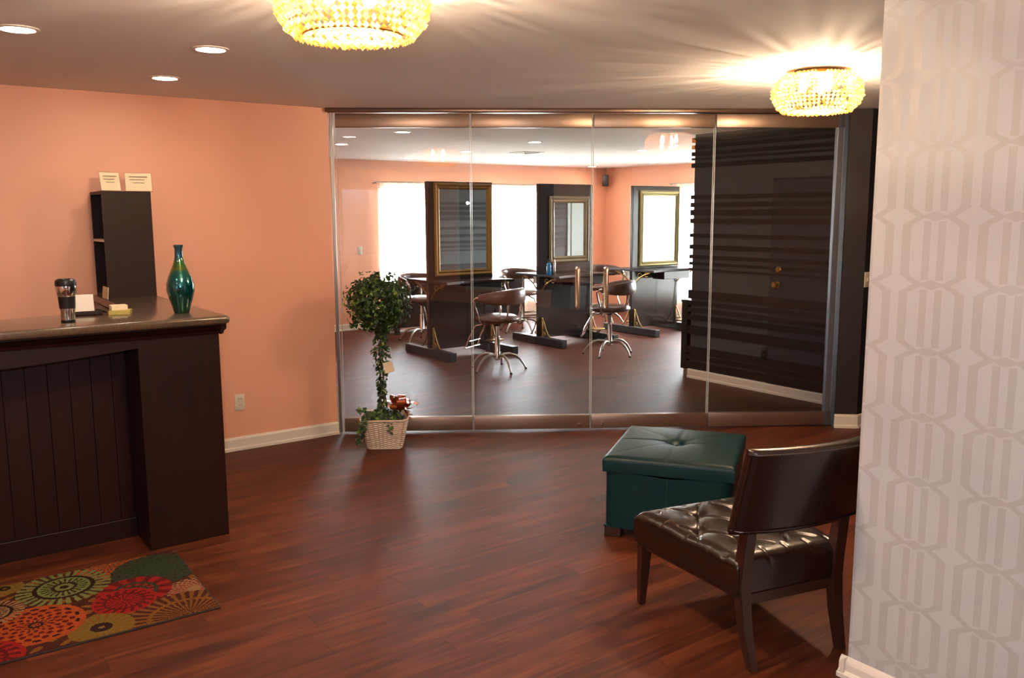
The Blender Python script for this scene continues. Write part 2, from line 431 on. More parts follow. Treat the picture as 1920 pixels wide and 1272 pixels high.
window(3, 'x', WX, W3, 'bright side window between the last mirror panel and the slatted wall')
window(4, 'x', WX, W4, 'bright side window behind the slatted block')

def curtain(axis, pos, u0, u1, label, z0=.06, z1=2.09):
    n = int((u1-u0)*70)
    def fn(a, b):
        u = u0+(u1-u0)*a; z = z0+(z1-z0)*b
        w = .022*math.sin(u*43+.8*math.sin(u*7))*(1-.45*b)+.008*math.sin(u*97)
        return (u, pos-.11+w, z) if axis == 'y' else (pos-.11+w, u, z)
    root = empty('sheer_curtain', (u0, pos, 0) if False else (0, 0, 0), 0, label, 'curtain', 'sheer salon curtains')
    m = MB(); m.grid(fn, n, 12); m.build('curtain_sheet', M['sheer'], root, recalc=False)
    m = MB()
    if axis == 'y': m.tube([(u0-.06, pos-.11, z1+.005), (u1+.06, pos-.11, z1+.005)], .009)
    else: m.tube([(pos-.11, u0-.06, z1+.005), (pos-.11, u1+.06, z1+.005)], .009)
    m.build('curtain_rod', M['satin'], root)
    for u in (u0-.03, u1+.03):
        m = MB()
        if axis == 'y': m.b2((u-.01, pos-.12, z1-.02), (u+.01, pos, z1+.0))
        else: m.b2((pos-.12, u-.01, z1-.02), (pos, u+.01, z1+.0))
        m.build('rod_bracket', M['satin'], root, smooth=False)
curtain('y', WY, 5.82, 7.1, 'sheer white curtain left of the gold framed mirror panel')
curtain('y', WY, 7.5, 9.08, 'sheer white curtain between the first two mirror panels')
curtain('x', WX, 8.0, 9.6, 'sheer white curtain beside the slatted wall edge, right of the third mirror')
curtain('x', WX, 6.15, 7.8, 'sheer white curtain of the side window seen in the third mirror')

# slatted block
BX0, BY1 = 6.54, 5.90
struct(MB().b2((BX0, 3.83, 0), (WX, BY1, HC)).build('wall_partition', M['graywall'], smooth=False), 'dark grey wall of the block right of the glass, striped with slats')
slats = [(2.321, 2.367), (2.26, 2.296), (2.194, 2.23), (2.153, 2.173), (2.081, 2.122), (1.777, 1.818), (1.70, 1.745), (1.62, 1.675), (1.543, 1.59), (1.408, 1.444),
         (1.292, 1.335), (1.198, 1.235), (1.135, 1.165), (1.082, 1.103), (.80, .885), (.735, .78), (.665, .71), (.59, .64), (.445, .53), (.25, .318), (.19, .235), (.10, .17)]
def slat_mesh(y0, y1, sides=True, x1=9.3):
    m = MB()
    for a, b in slats:
        if a < .12: a = .105
        m.b2((BX0-.018, y0, a), (BX0, y1, b))
        if sides: m.b2((BX0-.018, y1+.0005, a), (x1, y1+.028, b))
    return m
sl = slat_mesh(3.84, BY1).build('slat_cladding', M['slat'], bpy.data.objects['wall_partition'], smooth=False)
sl['label'] = 'black brown horizontal slats of uneven width'
# flush door in the slatted face
dr = empty('door_1', (BX0, 4.55, 0)); struct(dr, 'grey flush door crossed by dark slats in the slatted wall', 'door')
m = MB(); m.b2((-.022, -.40, .01), (-.0, .40, 1.935), .002); m.build('door_leaf', M['doorgray'], dr, smooth=False)
m = MB(); m.b2((-.012, .40, .0), (0, .412, 1.95)); m.b2((-.012, -.412, .0), (0, -.40, 1.95)); m.b2((-.012, -.412, 1.94), (0, .412, 1.95)); m.build('door_gap', M['black'], dr, smooth=False)
m = MB()
for a, b in slats:
    if b < 1.93: m.b2((-.034, -.398, max(a, .105)), (-.022, .398, b))
m.build('door_slats', M['slat'], dr, smooth=False)
m = MB(); rot = Matrix.Rotation(-PI/2, 4, 'Y')
def knob(m, c, prof, ax):
    q = Vector(ax).to_track_quat('Z', 'Y').to_matrix().to_4x4()
    k = len(m.bm.verts); m.bm.verts.ensure_lookup_table()
    before = set(m.bm.verts); m.lathe(prof, n=20)
    vs = [v for v in m.bm.verts if v not in before]
    bmesh.ops.transform(m.bm, matrix=Matrix.Translation(c) @ q, verts=vs)
knob(m, (-.03, .30, 1.005), [(.028, 0), (.028, .008), (.012, .012), (.012, .035), (.026, .045), (.03, .058), (.022, .07), (.002, .073)], (-1, 0, 0))
m.build('door_knob', M['brass'], dr)
m = MB(); knob(m, (-.03, .30, 1.14), [(.03, 0), (.03, .008), (.02, .016), (.002, .017)], (-1, 0, 0)); m.build('deadbolt', M['brass'], dr)
baseboard('baseboard_partition', [((BX0-.018, 3.84), (BX0-.018, BY1+.0), (-1, 0)), ((BX0, BY1), (9.3, BY1), (0, 1))], 'white baseboard under the slatted wall', .092)
# white panelled door on the salon side of the block (seen in the mirrors)
d2 = empty('door_2', (9.72, BY1, 0)); struct(d2, 'pale panelled door seen in the second mirror', 'door')
m = MB(); m.b2((-.4, 0, .01), (.4, .03, 2.0))
m.build('door_leaf', M['paledoor'], d2, smooth=False)
m = MB()
for zx in ((.2, .75), (.9, 1.85)):
    for xx in (-.2, .2): m.b2((xx-.13, .03, zx[0]), (xx+.13, .042, zx[1]), .008)
m.build('raised_panel', M['paledoor'], d2, smooth=False)
# dark low cabinet at the block corner
cb = empty('low_cabinet', (6.9, BY1+.078, 0), 0, 'black low cabinet against the far corner of the slatted wall', 'cabinet')
rbox((0, 0, .42), (.74, .08, .68), .006).build('cabinet_body', M['slat'], cb, smooth=False)
rbox((0, 0, .77), (.76, .085, .02), .004).build('cabinet_top', M['slat'], cb, smooth=False)
for sx in (-.32, .32): rbox((sx, 0, .04), (.04, .05, .08), .003).build('leg', M['satin'], cb, smooth=False)

# dark wall right of the glass
struct(MB().prism([(5.868, 3.80), (5.985, 3.69), (RX, 3.69), (RX, 3.83), (6.05, 3.83), (5.955, 3.905)], 0, HC).build('wall_right_lobby', M['charcoal'], smooth=False), 'charcoal wall with a light switch right of the glass')
n1 = Vector((-.11, -.117, 0)).normalized()
baseboard('baseboard_right_lobby', [((5.862, 3.805), (5.985, 3.69), (n1.x, n1.y)), ((5.98, 3.69), (RX, 3.69), (0, -1))], 'white baseboard under the charcoal wall', .105)
# lobby enclosure (mostly behind the camera)
LW = (-1.5, 1.2, .9, 2.1); BW1 = (-2.1, .0, .25, 2.2); BW2 = (.9, 2.35, .25, 2.2)
struct(wall_open('wall_lobby_back', 'y', BY-.16, .16, LX, RX, [BW1, BW2], M['peach'], 'peach lobby wall behind the camera'))
struct(wall_open('wall_lobby_left', 'x', LX-.16, .16, BY, 6.08, [LW], M['peach'], 'peach lobby end wall left of the counter'))
struct(MB().b2((RX, BY, 0), (RX+.14, 3.83, HC)).build('wall_lobby_right', M['charcoal'], smooth=False), 'charcoal end wall of the lobby')
window(5, 'y', BY-.17, BW1, 'added fill light window behind the camera, left pane', gm='tinted')  # unseen front windows, added to brighten the lobby
window(6, 'y', BY-.17, BW2, 'added fill light window behind the camera, right pane', gm='tinted')
window(7, 'x', LX-.17, LW, 'added unseen side window that lights the wallpaper', gm='softpane')  # unseen side window, added to throw daylight on the wallpaper

# wallpapered partition in front, right
wp = MB(); wp.b2((2.68, BY, 0), (2.80, 1.634, HC)); struct(wp.build('wall_front', M['wallpaper'], smooth=False), 'near wall with pale geometric trellis wallpaper')
def bbprof(m, a, b, n, h):
    prof = [(0, 0), (.028, 0), (.028, .016), (.016, .028), (.016, h-.022), (.012, h-.012), (.006, h-.004), (0, h)]
    A = [m.bm.verts.new((a[0]+(n[0])*p, a[1]+n[1]*p, q)) for p, q in prof]; B = [m.bm.verts.new((b[0]+n[0]*p, b[1]+n[1]*p, q)) for p, q in prof]
    k = len(prof); m.bm.faces.new(A); m.bm.faces.new(B[::-1])
    for i in range(k): m.bm.faces.new((A[i], B[i], B[(i+1) % k], A[(i+1) % k]))
m = MB(); bbprof(m, (2.68, BY), (2.68, 1.659), (-1, 0), .075); bbprof(m, (2.655, 1.634), (2.80, 1.634), (0, 1), .075)
struct(m.build('baseboard_front', M['trim'], smooth=False), 'white moulded baseboard under the wallpaper', 'baseboard')

# ------------------------------------------------------------------ glass wall
G0 = Vector((2.74, 5.94, 0)); G1 = Vector((5.86, 3.87, 0)); gd = (G1-G0).normalized(); ga = math.atan2(gd.y, gd.x); GL = (G1-G0).length
def gloc(s, z=0): p = G0+gd*s; return (p.x, p.y, z)
# header track and jambs
hd = MB()
hd.box((GL/2-.01, 0, 2.386), (GL+.06, .11, .028), .004)
hd.tube([(-.02, -.045, 2.378), (GL, -.045, 2.378)], .010, 12)
o = hd.build('trim_1', M['track']); o.location = G0; o.rotation_euler = (0, 0, ga); struct(o, 'bronze ceiling track above the glass doors', 'track')
o = MB().box((0.0, 0, 1.19), (.022, .035, 2.36), .003).build('trim_2', M['satin'], smooth=False); o.location = gloc(-.005); o.rotation_euler = (0, 0, ga); struct(o, 'slim metal jamb at the left end of the glass', 'jamb')
m = MB(); m.box((GL-.006, .0, 1.19), (.046, .05, 2.36), .003)
o = m.build('trim_3', M['jamb'], smooth=False); o.location = G0; o.rotation_euler = (0, 0, ga); struct(o, 'metal jamb at the right end of the glass', 'jamb')
seams = [.02, 1.0, 1.895, 2.80, 3.775]
glab = ['fixed frameless glass panel at the left end of the glass wall, beside the topiary', 'frameless glass door left of the centre seam, with the left pull handle',
        'frameless glass door right of the centre seam, with the right pull handle', 'frameless glass panel at the right end, before the slatted wall']
for i in range(4):
    a, b = seams[i]+.006, seams[i+1]-.006
    nm = 'glass_door'
    t = empty(nm, gloc((a+b)/2), ga, glab[i], 'glass door' if i in (1, 2) else 'glass panel', 'frameless glass panels')
    w = b-a
    MB().box((0, 0, 1.19), (w-.004, .012, 2.16)).build('glass_pane', M['glass'], t, smooth=False)
    e = MB()
    for sx in (-1, 1): e.box((sx*(w/2), 0, 1.19), (.004, .012, 2.15))
    e.build('glass_edge', M['glassedge'], t, smooth=False)
    MB().box((0, 0, 2.315), (w, .05, .098), .004).build('top_rail', M['aluminium'], t)
    MB().box((0, 0, .066), (w, .05, .104), .004).build('bottom_rail', M['aluminium'], t)
    if i in (1, 2):
        hx = (1.792 if i == 1 else 2.006)-(a+b)/2
        h = MB()
        for sy in (-1, 1):
            y = .055*sy; z0, z1 = .945, 1.232
            pts = [(hx, .004*sy, z0)]+[(hx, y-sy*.02*math.cos(q), z0-.0-.0+(-.012)+(.012-.012*math.sin(q)) if False else z0-.014*math.sin(q)) for q in (.3, .8)]
            pts = [(hx, .005*sy, z0), (hx, .035*sy, z0-.006), (hx, .05*sy, z0+.002), (hx, y, z0+.018), (hx, y, z1-.018), (hx, .05*sy, z1-.002), (hx, .035*sy, z1+.006), (hx, .005*sy, z1)]
            h.tube(pts, .0115, 14)
        h.build('pull_handle', M['handle'], t)
        kx = (1.812 if i == 1 else 1.985)-(a+b)/2
        k = MB(); knob(k, (kx, -.025, .05), [(.014, 0), (.014, .012), (.009, .018), (.001, .019)], (0, -1, 0)); k.build('floor_lock', M['chrome'], t)

# ------------------------------------------------------------------ reception counter
ct = empty('reception_counter', (0, 4.36, 0), 0, 'dark mahogany reception counter with brown top and recessed front, at the left', 'counter')
# local y = world y-4.36
LXc = -1.4
m = MB(); m.b2((.972, 0, 0), (1.36, .30, 1.06), .003); m.b2((1.33, .29, 0), (1.36, 1.575, 1.06)); m.build('corner_post', M['mahogany'], ct, smooth=False)
m = MB(); x = LXc
while x < .96:
    m.b2((x, .285, .0), (min(x+.0945, .965), .30, 1.06), .0022); x += .096
m.b2((LXc, .293, .0), (.9715, .304, 1.06)); m.build('front_panel', M['mahogany_panel'], ct, smooth=False)
m = MB(); m.b2((LXc, .262, 0), (.972, .285, .10), .004); m.b2((LXc, .256, .0), (.972, .262, .02)); m.build('base_rail', M['mahogany'], ct, smooth=False)
# apron with a shallow arch, recess shaded behind it
pr = [(LXc, 1.06)]
for k in range(41):
    x = LXc+(.972-LXc)*k/40; c = (x-(-.21))/1.18
    z = .962+.054*min(1, abs(c))**2.2 if True else 0
    pr.append((x, z))
pr.append((.972, 1.06))
m = MB(); m.prism(pr, 0, .028, 'y'); m.build('apron', M['mahogany'], ct, smooth=False)
m = MB(); m.b2((LXc, .40, 0), (.90, .42, 1.06)); m.b2((1.09, .42, 0), (1.11, 1.575, 1.06)); m.build('rear_panel', M['mahogany'], ct, smooth=False)
# moulding under the top
prof = [(0, 1.055), (.012, 1.058), (.018, 1.072), (.034, 1.082), (.044, 1.096), (.058, 1.104), (.058, 1.112), (0, 1.112)]
m = MB()
m.prism([(-p, z) for p, z in prof], LXc, 1.36, 'x')
m.prism([(1.36+min(p, .03), z) for p, z in prof], -.03, 1.575, 'y')
m.build('crown_moulding', M['mahogany'], ct, smooth=False)
# L shaped top with rounded front edge
def slab(poly, z0, z1, r=.012):
    m = MB(); m.prism(poly, z0, z1)
    es = [e for e in m.bm.edges if abs(e.verts[0].co.z-e.verts[1].co.z) < 1e-5]
    bmesh.ops.bevel(m.bm, geom=es, offset=r, segments=3, affect='EDGES', profile=.5); return m
slab([(LXc, -.085), (1.375, -.085), (1.395, -.065), (1.395, 1.577), (1.07, 1.577), (1.07, .43), (LXc, .43)], 1.11, 1.152, .014).build('countertop', M['stone'], ct, angle=50)

# hutch on the counter by the wall
hu = empty('pigeonhole_cabinet', (1.24, 5.765, 1.152), 0, 'tall dark walnut cubby cabinet with open left side on the counter by the wall', 'cabinet')
m = MB()
m.b2((-.136, -.165, 0), (.140, -.147, .636)); m.b2((-.136, .147, 0), (.140, .165, .636)); m.b2((.122, -.147, 0), (.140, .147, .636))
m.b2((-.136, -.147, .618), (.122, .147, .636)); m.b2((-.136, -.147, 0), (.122, .147, .018)); m.b2((.10, -.147, .018), (.122, .147, .618))
m.build('cabinet_body', M['hutch'], hu, smooth=False)
m = MB(); m.b2((-.139, -.147, .335), (.10, .147, .350), .002); o = m.build('shelf', M['plastic'], hu, smooth=False); o['label'] = 'cream shelf edge'
def sign(loc, rz, w, h, lean, label):
    t = empty('sign_holder', loc, rz, label, 'sign', 'small printed signs on the cabinet')
    ro = Matrix.Rotation(-lean, 4, 'X')
    m = MB(); m.box((0, .004, h/2+.004), (w+.008, .003, h+.008), rot=ro); m.box((0, .018, .002), (w+.008, .05, .003)); m.build('acrylic_stand', M['acrylic'], t, smooth=False)
    MB().box((0, -.001, h/2+.004), (w, .0012, h), rot=ro).build('paper_sheet', M['paper'], t, smooth=False)
    m = MB()
    for k in range(4):
        ww = w*(.7-.13*(k % 3)); m.box((-.0+(-w*.05 if k % 2 else 0), -.0022, h*(.8-.17*k)+.004), (ww, .0006, h*.035), rot=ro)
    m.build('printed_lines', M['ink'], t, smooth=False)
    return t
sign((1.176, 5.70, 1.789), R(14), .118, .108, R(10), 'small cream printed sign on the cabinet top, tilted, left of the two')
sign((1.345, 5.73, 1.789), R(-4), .150, .108, R(8), 'larger cream printed sign on the cabinet top, right of the two')
# bottle
o = MB().lathe([(.034, 0), (.038, .004), (.044, .03), (.058, .075), (.068, .115), (.067, .145), (.056, .185), (.040, .222), (.027, .255), (.020, .285), (.019, .325), (.024, .340), (.024, .345), (.018, .345), (.015, .32)], n=48, caps=True).build('glass_vase', M['bottle'], angle=70)
o.location = (1.235, 4.54, 1.1525); tag(o, 'green and teal metallic bottle vase with slender neck on the counter corner', 'vase')
# travel mug
t = empty('travel_mug', (.70, 4.47, 1.1525), 0, 'black and steel travel mug standing on the counter', 'mug')
MB().lathe([(.029, 0), (.031, .004), (.031, .012)], n=32).build('mug_base', M['black'], t)
MB().lathe([(.031, .012), (.0315, .055), (.034, .068)], n=32).build('lower_band', M['chrome'], t)
MB().lathe([(.034, .066), (.0345, .072), (.037, .115), (.0375, .122)], n=32).build('grip', M['black'], t)
MB().lathe([(.037, .12), (.043, .135), (.045, .165), (.044, .172)], n=32).build('upper_band', M['chrome'], t)
MB().lathe([(.045, .170), (.046, .178), (.044, .196), (.036, .202), (.034, .196), (.004, .195)], n=32).build('lid', M['black'], t)
MB().box((0, -.025, .203), (.016, .012, .008), .002).build('sip_tab', M['black'], t)
# card holder, papers, note pads
t = empty('desk_tray', (.83, 4.73, 1.1525), R(-5), 'small wooden card tray with a white card on the back of the counter', 'tray')
m = MB(); m.box((0, 0, .008), (.13, .07, .014), .003); m.box((0, -.033, .014), (.13, .006, .018), .002); m.build('tray_body', M['brass' if False else 'hutch'], t, smooth=False)
MB().box((-.012, .015, .06), (.088, .003, .085), rot=Matrix.Rotation(R(-10), 4, 'X')).build('white_card', M['trim'], t, smooth=False)
o = MB().box((0, 0, .035), (.003, .15, .07), rot=Matrix.Rotation(R(6), 4, 'Y')).build('paper_sheet', M['paper'], smooth=False)
o.location = (1.088, 5.60, 1.153); tag(o, 'cream sheet leaning at the foot of the cubby cabinet', 'paper')
t = empty('note_pad', (.972, 4.68, 1.1525), R(-20), 'yellow green note pads stacked on the counter beside the card tray', 'note pad')
MB().box((0, 0, .011), (.10, .08, .022), .001).build('lower_pad', M['yellow'], t, smooth=False)
MB().box((-.008, .004, .034), (.075, .06, .024), .001, rz=.35).build('upper_pad', M['paper'], t, smooth=False)

# ------------------------------------------------------------------ outlets and switches
def plate(name, loc, nrm, label, mat, kind='outlet'):
    n = Vector(nrm); rz = math.atan2(n.y, n.x)+PI/2
    t = empty(name, loc, rz, label, kind)
    MB().box((0, -.003, 0), (.070, .006, .115), .002).build('cover_plate', mat, t)
    if kind == 'outlet':
        for dz in (-.024, .024):
            MB().box((0, -.0075, dz), (.034, .003, .028), .003).build('socket', mat, t)
            m = MB()
            for dx in (-.007, .007): m.box((dx, -.0092, dz+.003), (.0025, .001, .009))
            m.build('slot', M['black'], t, smooth=False)
    else:
        MB().box((0, -.008, 0), (.012, .012, .026), .002).build('toggle', mat, t)
plate('wall_outlet', (1.972, 5.94, .342), (0, -1), 'almond wall outlet low on the peach wall right of the counter', M['plastic'])
plate('light_switch', (6.02, 3.69, 1.143), (0, -1), 'light switch on the charcoal wall right of the glass', M['plastic'], 'switch')
plate('wall_outlet', (6.522, 4.98, .36), (-1, 0), 'black outlet on the slatted wall left of the door foot', M['black'])
plate('light_switch', (5.56, WY, 1.13), (0, -1), 'white switch on the salon wall left of the windows', M['plastic'], 'switch')

# ------------------------------------------------------------------ ceiling lights
def can_light(x, y, label, grp):
    t = empty('recessed_light', (x, y, HC), 0, label, 'ceiling light', grp)
    MB().lathe([(.082, 0), (.082, -.004), (.066, -.007), (.062, -.002), (.062, 0)], n=28, caps=False).build('trim_ring', M['trim'], t)
    MB().lathe([(.063, -.0015), (.063, -.004), (.001, -.0045)], n=28).build('lens', M['can'], t)
    return t
for x, y, l in ((.546, 4.14, 'downlight at the far left of the lobby ceiling'), (1.32, 4.133, 'lobby downlight nearest the big crystal light'), (1.378, 5.13, 'lobby downlight closest to the peach wall')):
    can_light(x, y, l, 'lobby downlights')
for x, y, l in ((-1.2, 2.0, 'added fill downlight out of frame, left of the camera'), (-.3, 3.1, 'added fill downlight out of frame, in front of the counter end'), (.3, -.7, 'added fill downlight out of frame, behind the camera')):  # extra unseen downlights, added to raise the lobby brightness
    can_light(x, y, l, 'lobby downlights')
salon = [(4.036, 7.219, 'salon downlight near the top rail above the first window'), (4.183, 8.841, 'salon downlight at the left edge of the glass'),
         (5.95, 10.49, 'small salon downlight above the left edge of the gold mirror panel'), (5.943, 9.061, 'salon downlight above the gold framed mirror'),
         (5.763, 7.452, 'salon downlight just left of the centre seam, above the ceiling vent'), (7.722, 9.249, 'salon downlight above the pewter framed mirror'),
         (7.626, 7.741, 'salon downlight right of the centre seam'), (7.706, 10.585, 'salon downlight behind the ceiling vent'),
         (9.53, 9.421, 'salon downlight above the third mirror panel'), (9.545, 10.822, 'farthest salon downlight near the corner speaker')]
for x, y, l in salon: can_light(x, y, l, 'salon downlights')
t = empty('ceiling_vent', (6.68, 8.8, HC), 0, 'square grey air vent in the salon ceiling', 'vent')
m = MB()
for k, (a, dz) in enumerate(((.30, 0), (.24, .006), (.18, .012), (.12, .018))):
    h = a/2; z = -.004-dz
    for (cx, cy, dx, dy) in ((0, h, a, .02), (0, -h, a, .02), (h, 0, .02, a), (-h, 0, .02, a)): m.box((cx, cy, z), (dx, dy, .008))
m.build('vent_louvers', M['satin'], t, smooth=False)
MB().box((0, 0, -.001), (.30, .30, .002)).build('vent_throat', M['black'], t, smooth=False)

def chandelier(loc, label, D=.46, power=24):
    t = empty('crystal_ceiling_light', loc, 0, label, 'ceiling light', 'crystal flush ceiling lights')
    MB().lathe([(.09, 0), (.09, -.010), (.145, -.014), (.150, -.026), (.13, -.030), (.02, -.032)], n=48).build('ceiling_plate', M['brass'], t)
    rr = D/2
    for z, f in ((-.028, .70), (-.21, .66)):
        m = MB(); m.tube([(rr*f*math.cos(a*PI/24), rr*f*math.sin(a*PI/24), z) for a in range(48)], .004, 6, closed=True); m.build('wire_ring', M['brass'], t)
    for a in range(6):
        m = MB(); m.tube([(.09*math.cos(a*PI/3), .09*math.sin(a*PI/3), -.026), (rr*.7*math.cos(a*PI/3), rr*.7*math.sin(a*PI/3), -.028)], .003, 6); m.build('wire_spoke', M['brass'], t)
    # strands of faceted beads bulging round the drum
    m = MB(); rnd = random.Random(3)
    ns = 58
    def bead(c, r, h):
        vs = [m.bm.verts.new((c[0]+r*math.cos(k*PI/2+c[0]*40), c[1]+r*math.sin(k*PI/2+c[0]*40), c[2])) for k in range(4)]
        a = m.bm.verts.new((c[0], c[1], c[2]+h)); b = m.bm.verts.new((c[0], c[1], c[2]-h))
        for k in range(4): m.bm.faces.new((vs[k], vs[(k+1) % 4], a)); m.bm.faces.new((vs[(k+1) % 4], vs[k], b))
    for s_ in range(ns):
        a = 2*PI*s_/ns
        for k in range(11):
            q = k/10; z = -.03-.18*q; e = math.sin(PI*(.08+.84*q))**.55
            r0 = rr*(.60+.40*e) if True else rr
            if rnd.random() < .08: continue
            jr = r0+rnd.uniform(-.004, .004); ja = a+rnd.uniform(-.012, .012)
            bead((jr*math.cos(ja), jr*math.sin(ja), z), .0115*r0/rr*1.05, .0115)
    for rad_, nn in ((.62, 34), (.47, 26), (.32, 18), (.17, 9)):
        for k in range(nn):
            a = 2*PI*k/nn+rnd.uniform(-.03, .03); bead((rr*rad_*math.cos(a), rr*rad_*math.sin(a), -.213-.006*rnd.random()), .014, .010)
    m.build('crystal_beads', M['crystal'], t, smooth=False, recalc=True)
    bl = [(.075*math.cos(a), .075*math.sin(a)) for a in (.4, .4+2*PI/3, .4+4*PI/3)]
    for bx, by in bl:
        b = MB(); b.lathe([(.012, -.035), (.012, -.06), (.016, -.066), (.020, -.082), (.018, -.10), (.009, -.112), (.001, -.114)], (bx, by, 0), n=16); b.build('light_bulb', M['bulb'], t)
        L = bpy.data.lights.new('bulb_glow', 'POINT'); L.energy = power; L.color = (1, .77, .52); L.shadow_soft_size = .013
        lo = bpy.data.objects.new('bulb_light', L); C.objects.link(lo); lo.parent = t; lo.location = (bx, by, -.140)
    return t
chandelier((1.245, 2.52, HC), 'large sparkling crystal flush light cut off by the top of the photo')
chandelier((4.16, 2.90, HC), 'smaller looking crystal flush light at the right, in front of the glass wall end')

# ------------------------------------------------------------------ rug
def rug():
    cx, cy = .35, 3.925; W_, D_ = 1.40, .765; ang = R(-1.5)
    me_n, me_m = 280, 154
    bm = bmesh.new(); lay = bm.loops.layers.float_color.new('Col')
    rn = random.Random(5)
    jit = {}
    cols = dict(bg=(92, 40, 24), brown=(60, 30, 22), green=(142, 150, 82), olive=(150, 124, 44), orange=(206, 92, 34), red=(190, 38, 28), dred=(120, 24, 22),
                teal=(66, 74, 50), cream=(188, 140, 96), gold=(160, 100, 36), pink=(170, 70, 50))
    L = {k: srgb(*v) for k, v in cols.items()}
    meds = [  # x,y,r, kind
        (.77, 4.262, .16, 'orangedots'), (.924, 4.09, .19, 'teal'), (1.01, 3.77, .125, 'cream'), (.92, 3.52, .24, 'arcs'),
        (.79, 3.90, .155, 'reddot'), (.73, 3.82, .13, 'red'), (.60, 3.62, .125, 'gold'), (.546, 4.13, .19, 'green'),
        (.39, 3.80, .185, 'orange'), (.25, 4.02, .13, 'creamgreen'), (.15, 4.24, .16, 'orange2'), (.17, 3.60, .16, 'red2'), (-.05, 3.95, .17, 'green'),
        (-.10, 3.66, .14, 'gold'), (-.22, 4.2, .15, 'red'), (.33, 4.27, .08, 'gold2')]
    def color(x, y):
        c = L['bg']
        n = math.sin(x*60+2*math.sin(y*31))*math.sin(y*55)
        if n > .45: c = L['gold']
        for mx, my, r, k in meds:
            dx, dy = x-mx, y-my; d = math.hypot(dx, dy)/r
            if d > 1: continue
            th = math.atan2(dy, dx)
            if k == 'green' or k == 'creamgreen':
                g = L['green'] if k == 'green' else L['cream']
                if d > .66: 
                    if math.sin(th*30) > -.2: c = g
                elif d > .56: c = L['brown']
                elif d > .28: c = g if math.sin(th*22) > -.3 or d > .5 else L['brown']
                elif d > .2: c = L['brown']
                elif d > .1: c = g
                else: c = L['brown']
            elif k == 'orange' or k == 'orange2':
                if d > .88: c = L['orange']
                elif (math.sin(th*14)*math.sin(d*24) > .15): c = L['dred'] if d < .8 else L['brown']
                else: c = L['orange']
                if d < .16 and d > .09: c = L['brown']
            elif k == 'red' or k == 'red2':
                c = L['red'] if math.sin(th*18+d*8) > -.1 or d > .9 else L['dred']
                if .55 < d < .65: c = L['dred']
            elif k == 'reddot':
                c = L['dred'] if math.sin(th*12) < 0 else L['red']
                if d < .72 and d > .1 and math.sin(d*25) > 0: c = L['teal']
            elif k == 'teal':
                c = L['teal']
                if d > .35 and math.sin(th*16)*math.sin(d*21) > .72: c = L['brown']
            elif k == 'orangedots':
                if math.sin(th*22)*math.sin(d*22) > -.1: c = L['orange']
                else: c = L['teal']
            elif k == 'cream':
                if d < .22: c = L['cream']
                elif math.sin(th*20+d*4)*math.sin(d*26) > 0: c = L['cream']
                else: c = L['pink'] if d < .8 else c
            elif k == 'gold' or k == 'gold2':
                if d < .42: c = L['olive'] if (d > .33 or d < .1) else L['brown']
                elif math.sin(th*20) > -.3: c = L['olive']
                else: c = L['gold']
            elif k == 'arcs':
                if abs(d-.66) < .04: c = L['gold']
                elif math.sin(th*36) > .1: c = L['gold']
                else: c = L['bg']
        return c
    z = .009
    V = [[bm.verts.new(((i/me_n-.5)*W_, (j/me_m-.5)*D_, z+.0008*math.sin(i*2.1)*math.sin(j*2.3))) for j in range(me_m+1)] for i in range(me_n+1)]
    ca, sa = math.cos(ang), math.sin(ang)
    for i in range(me_n):
        for j in range(me_m):
            f = bm.faces.new((V[i][j], V[i+1][j], V[i+1][j+1], V[i][j+1]))
            x = ((i+.5)/me_n-.5)*W_; y = ((j+.5)/me_m-.5)*D_
            c = color(cx+x*ca-y*sa, cy+x*sa+y*ca); k = rn.uniform(.85, 1.12)
            k *= .42
            for l in f.loops: l[lay] = (c[0]*k, c[1]*k, c[2]*k, 1)
    me = bpy.data.meshes.new('rug_pile'); bm.to_mesh(me); bm.free(); me.materials.append(M['rug'])
    root = empty('rug', (cx, cy, 0), ang, 'colourful floor mat with flower medallions in front of the counter', 'rug')
    o = bpy.data.objects.new('rug_pile', me); C.objects.link(o); o.parent = root
    m = MB(); m.b2((-W_/2-.006, -D_/2-.006, 0), (W_/2+.006, D_/2+.006, .0075), .002); m.build('rug_backing', M['rugedge'], root)
rug()

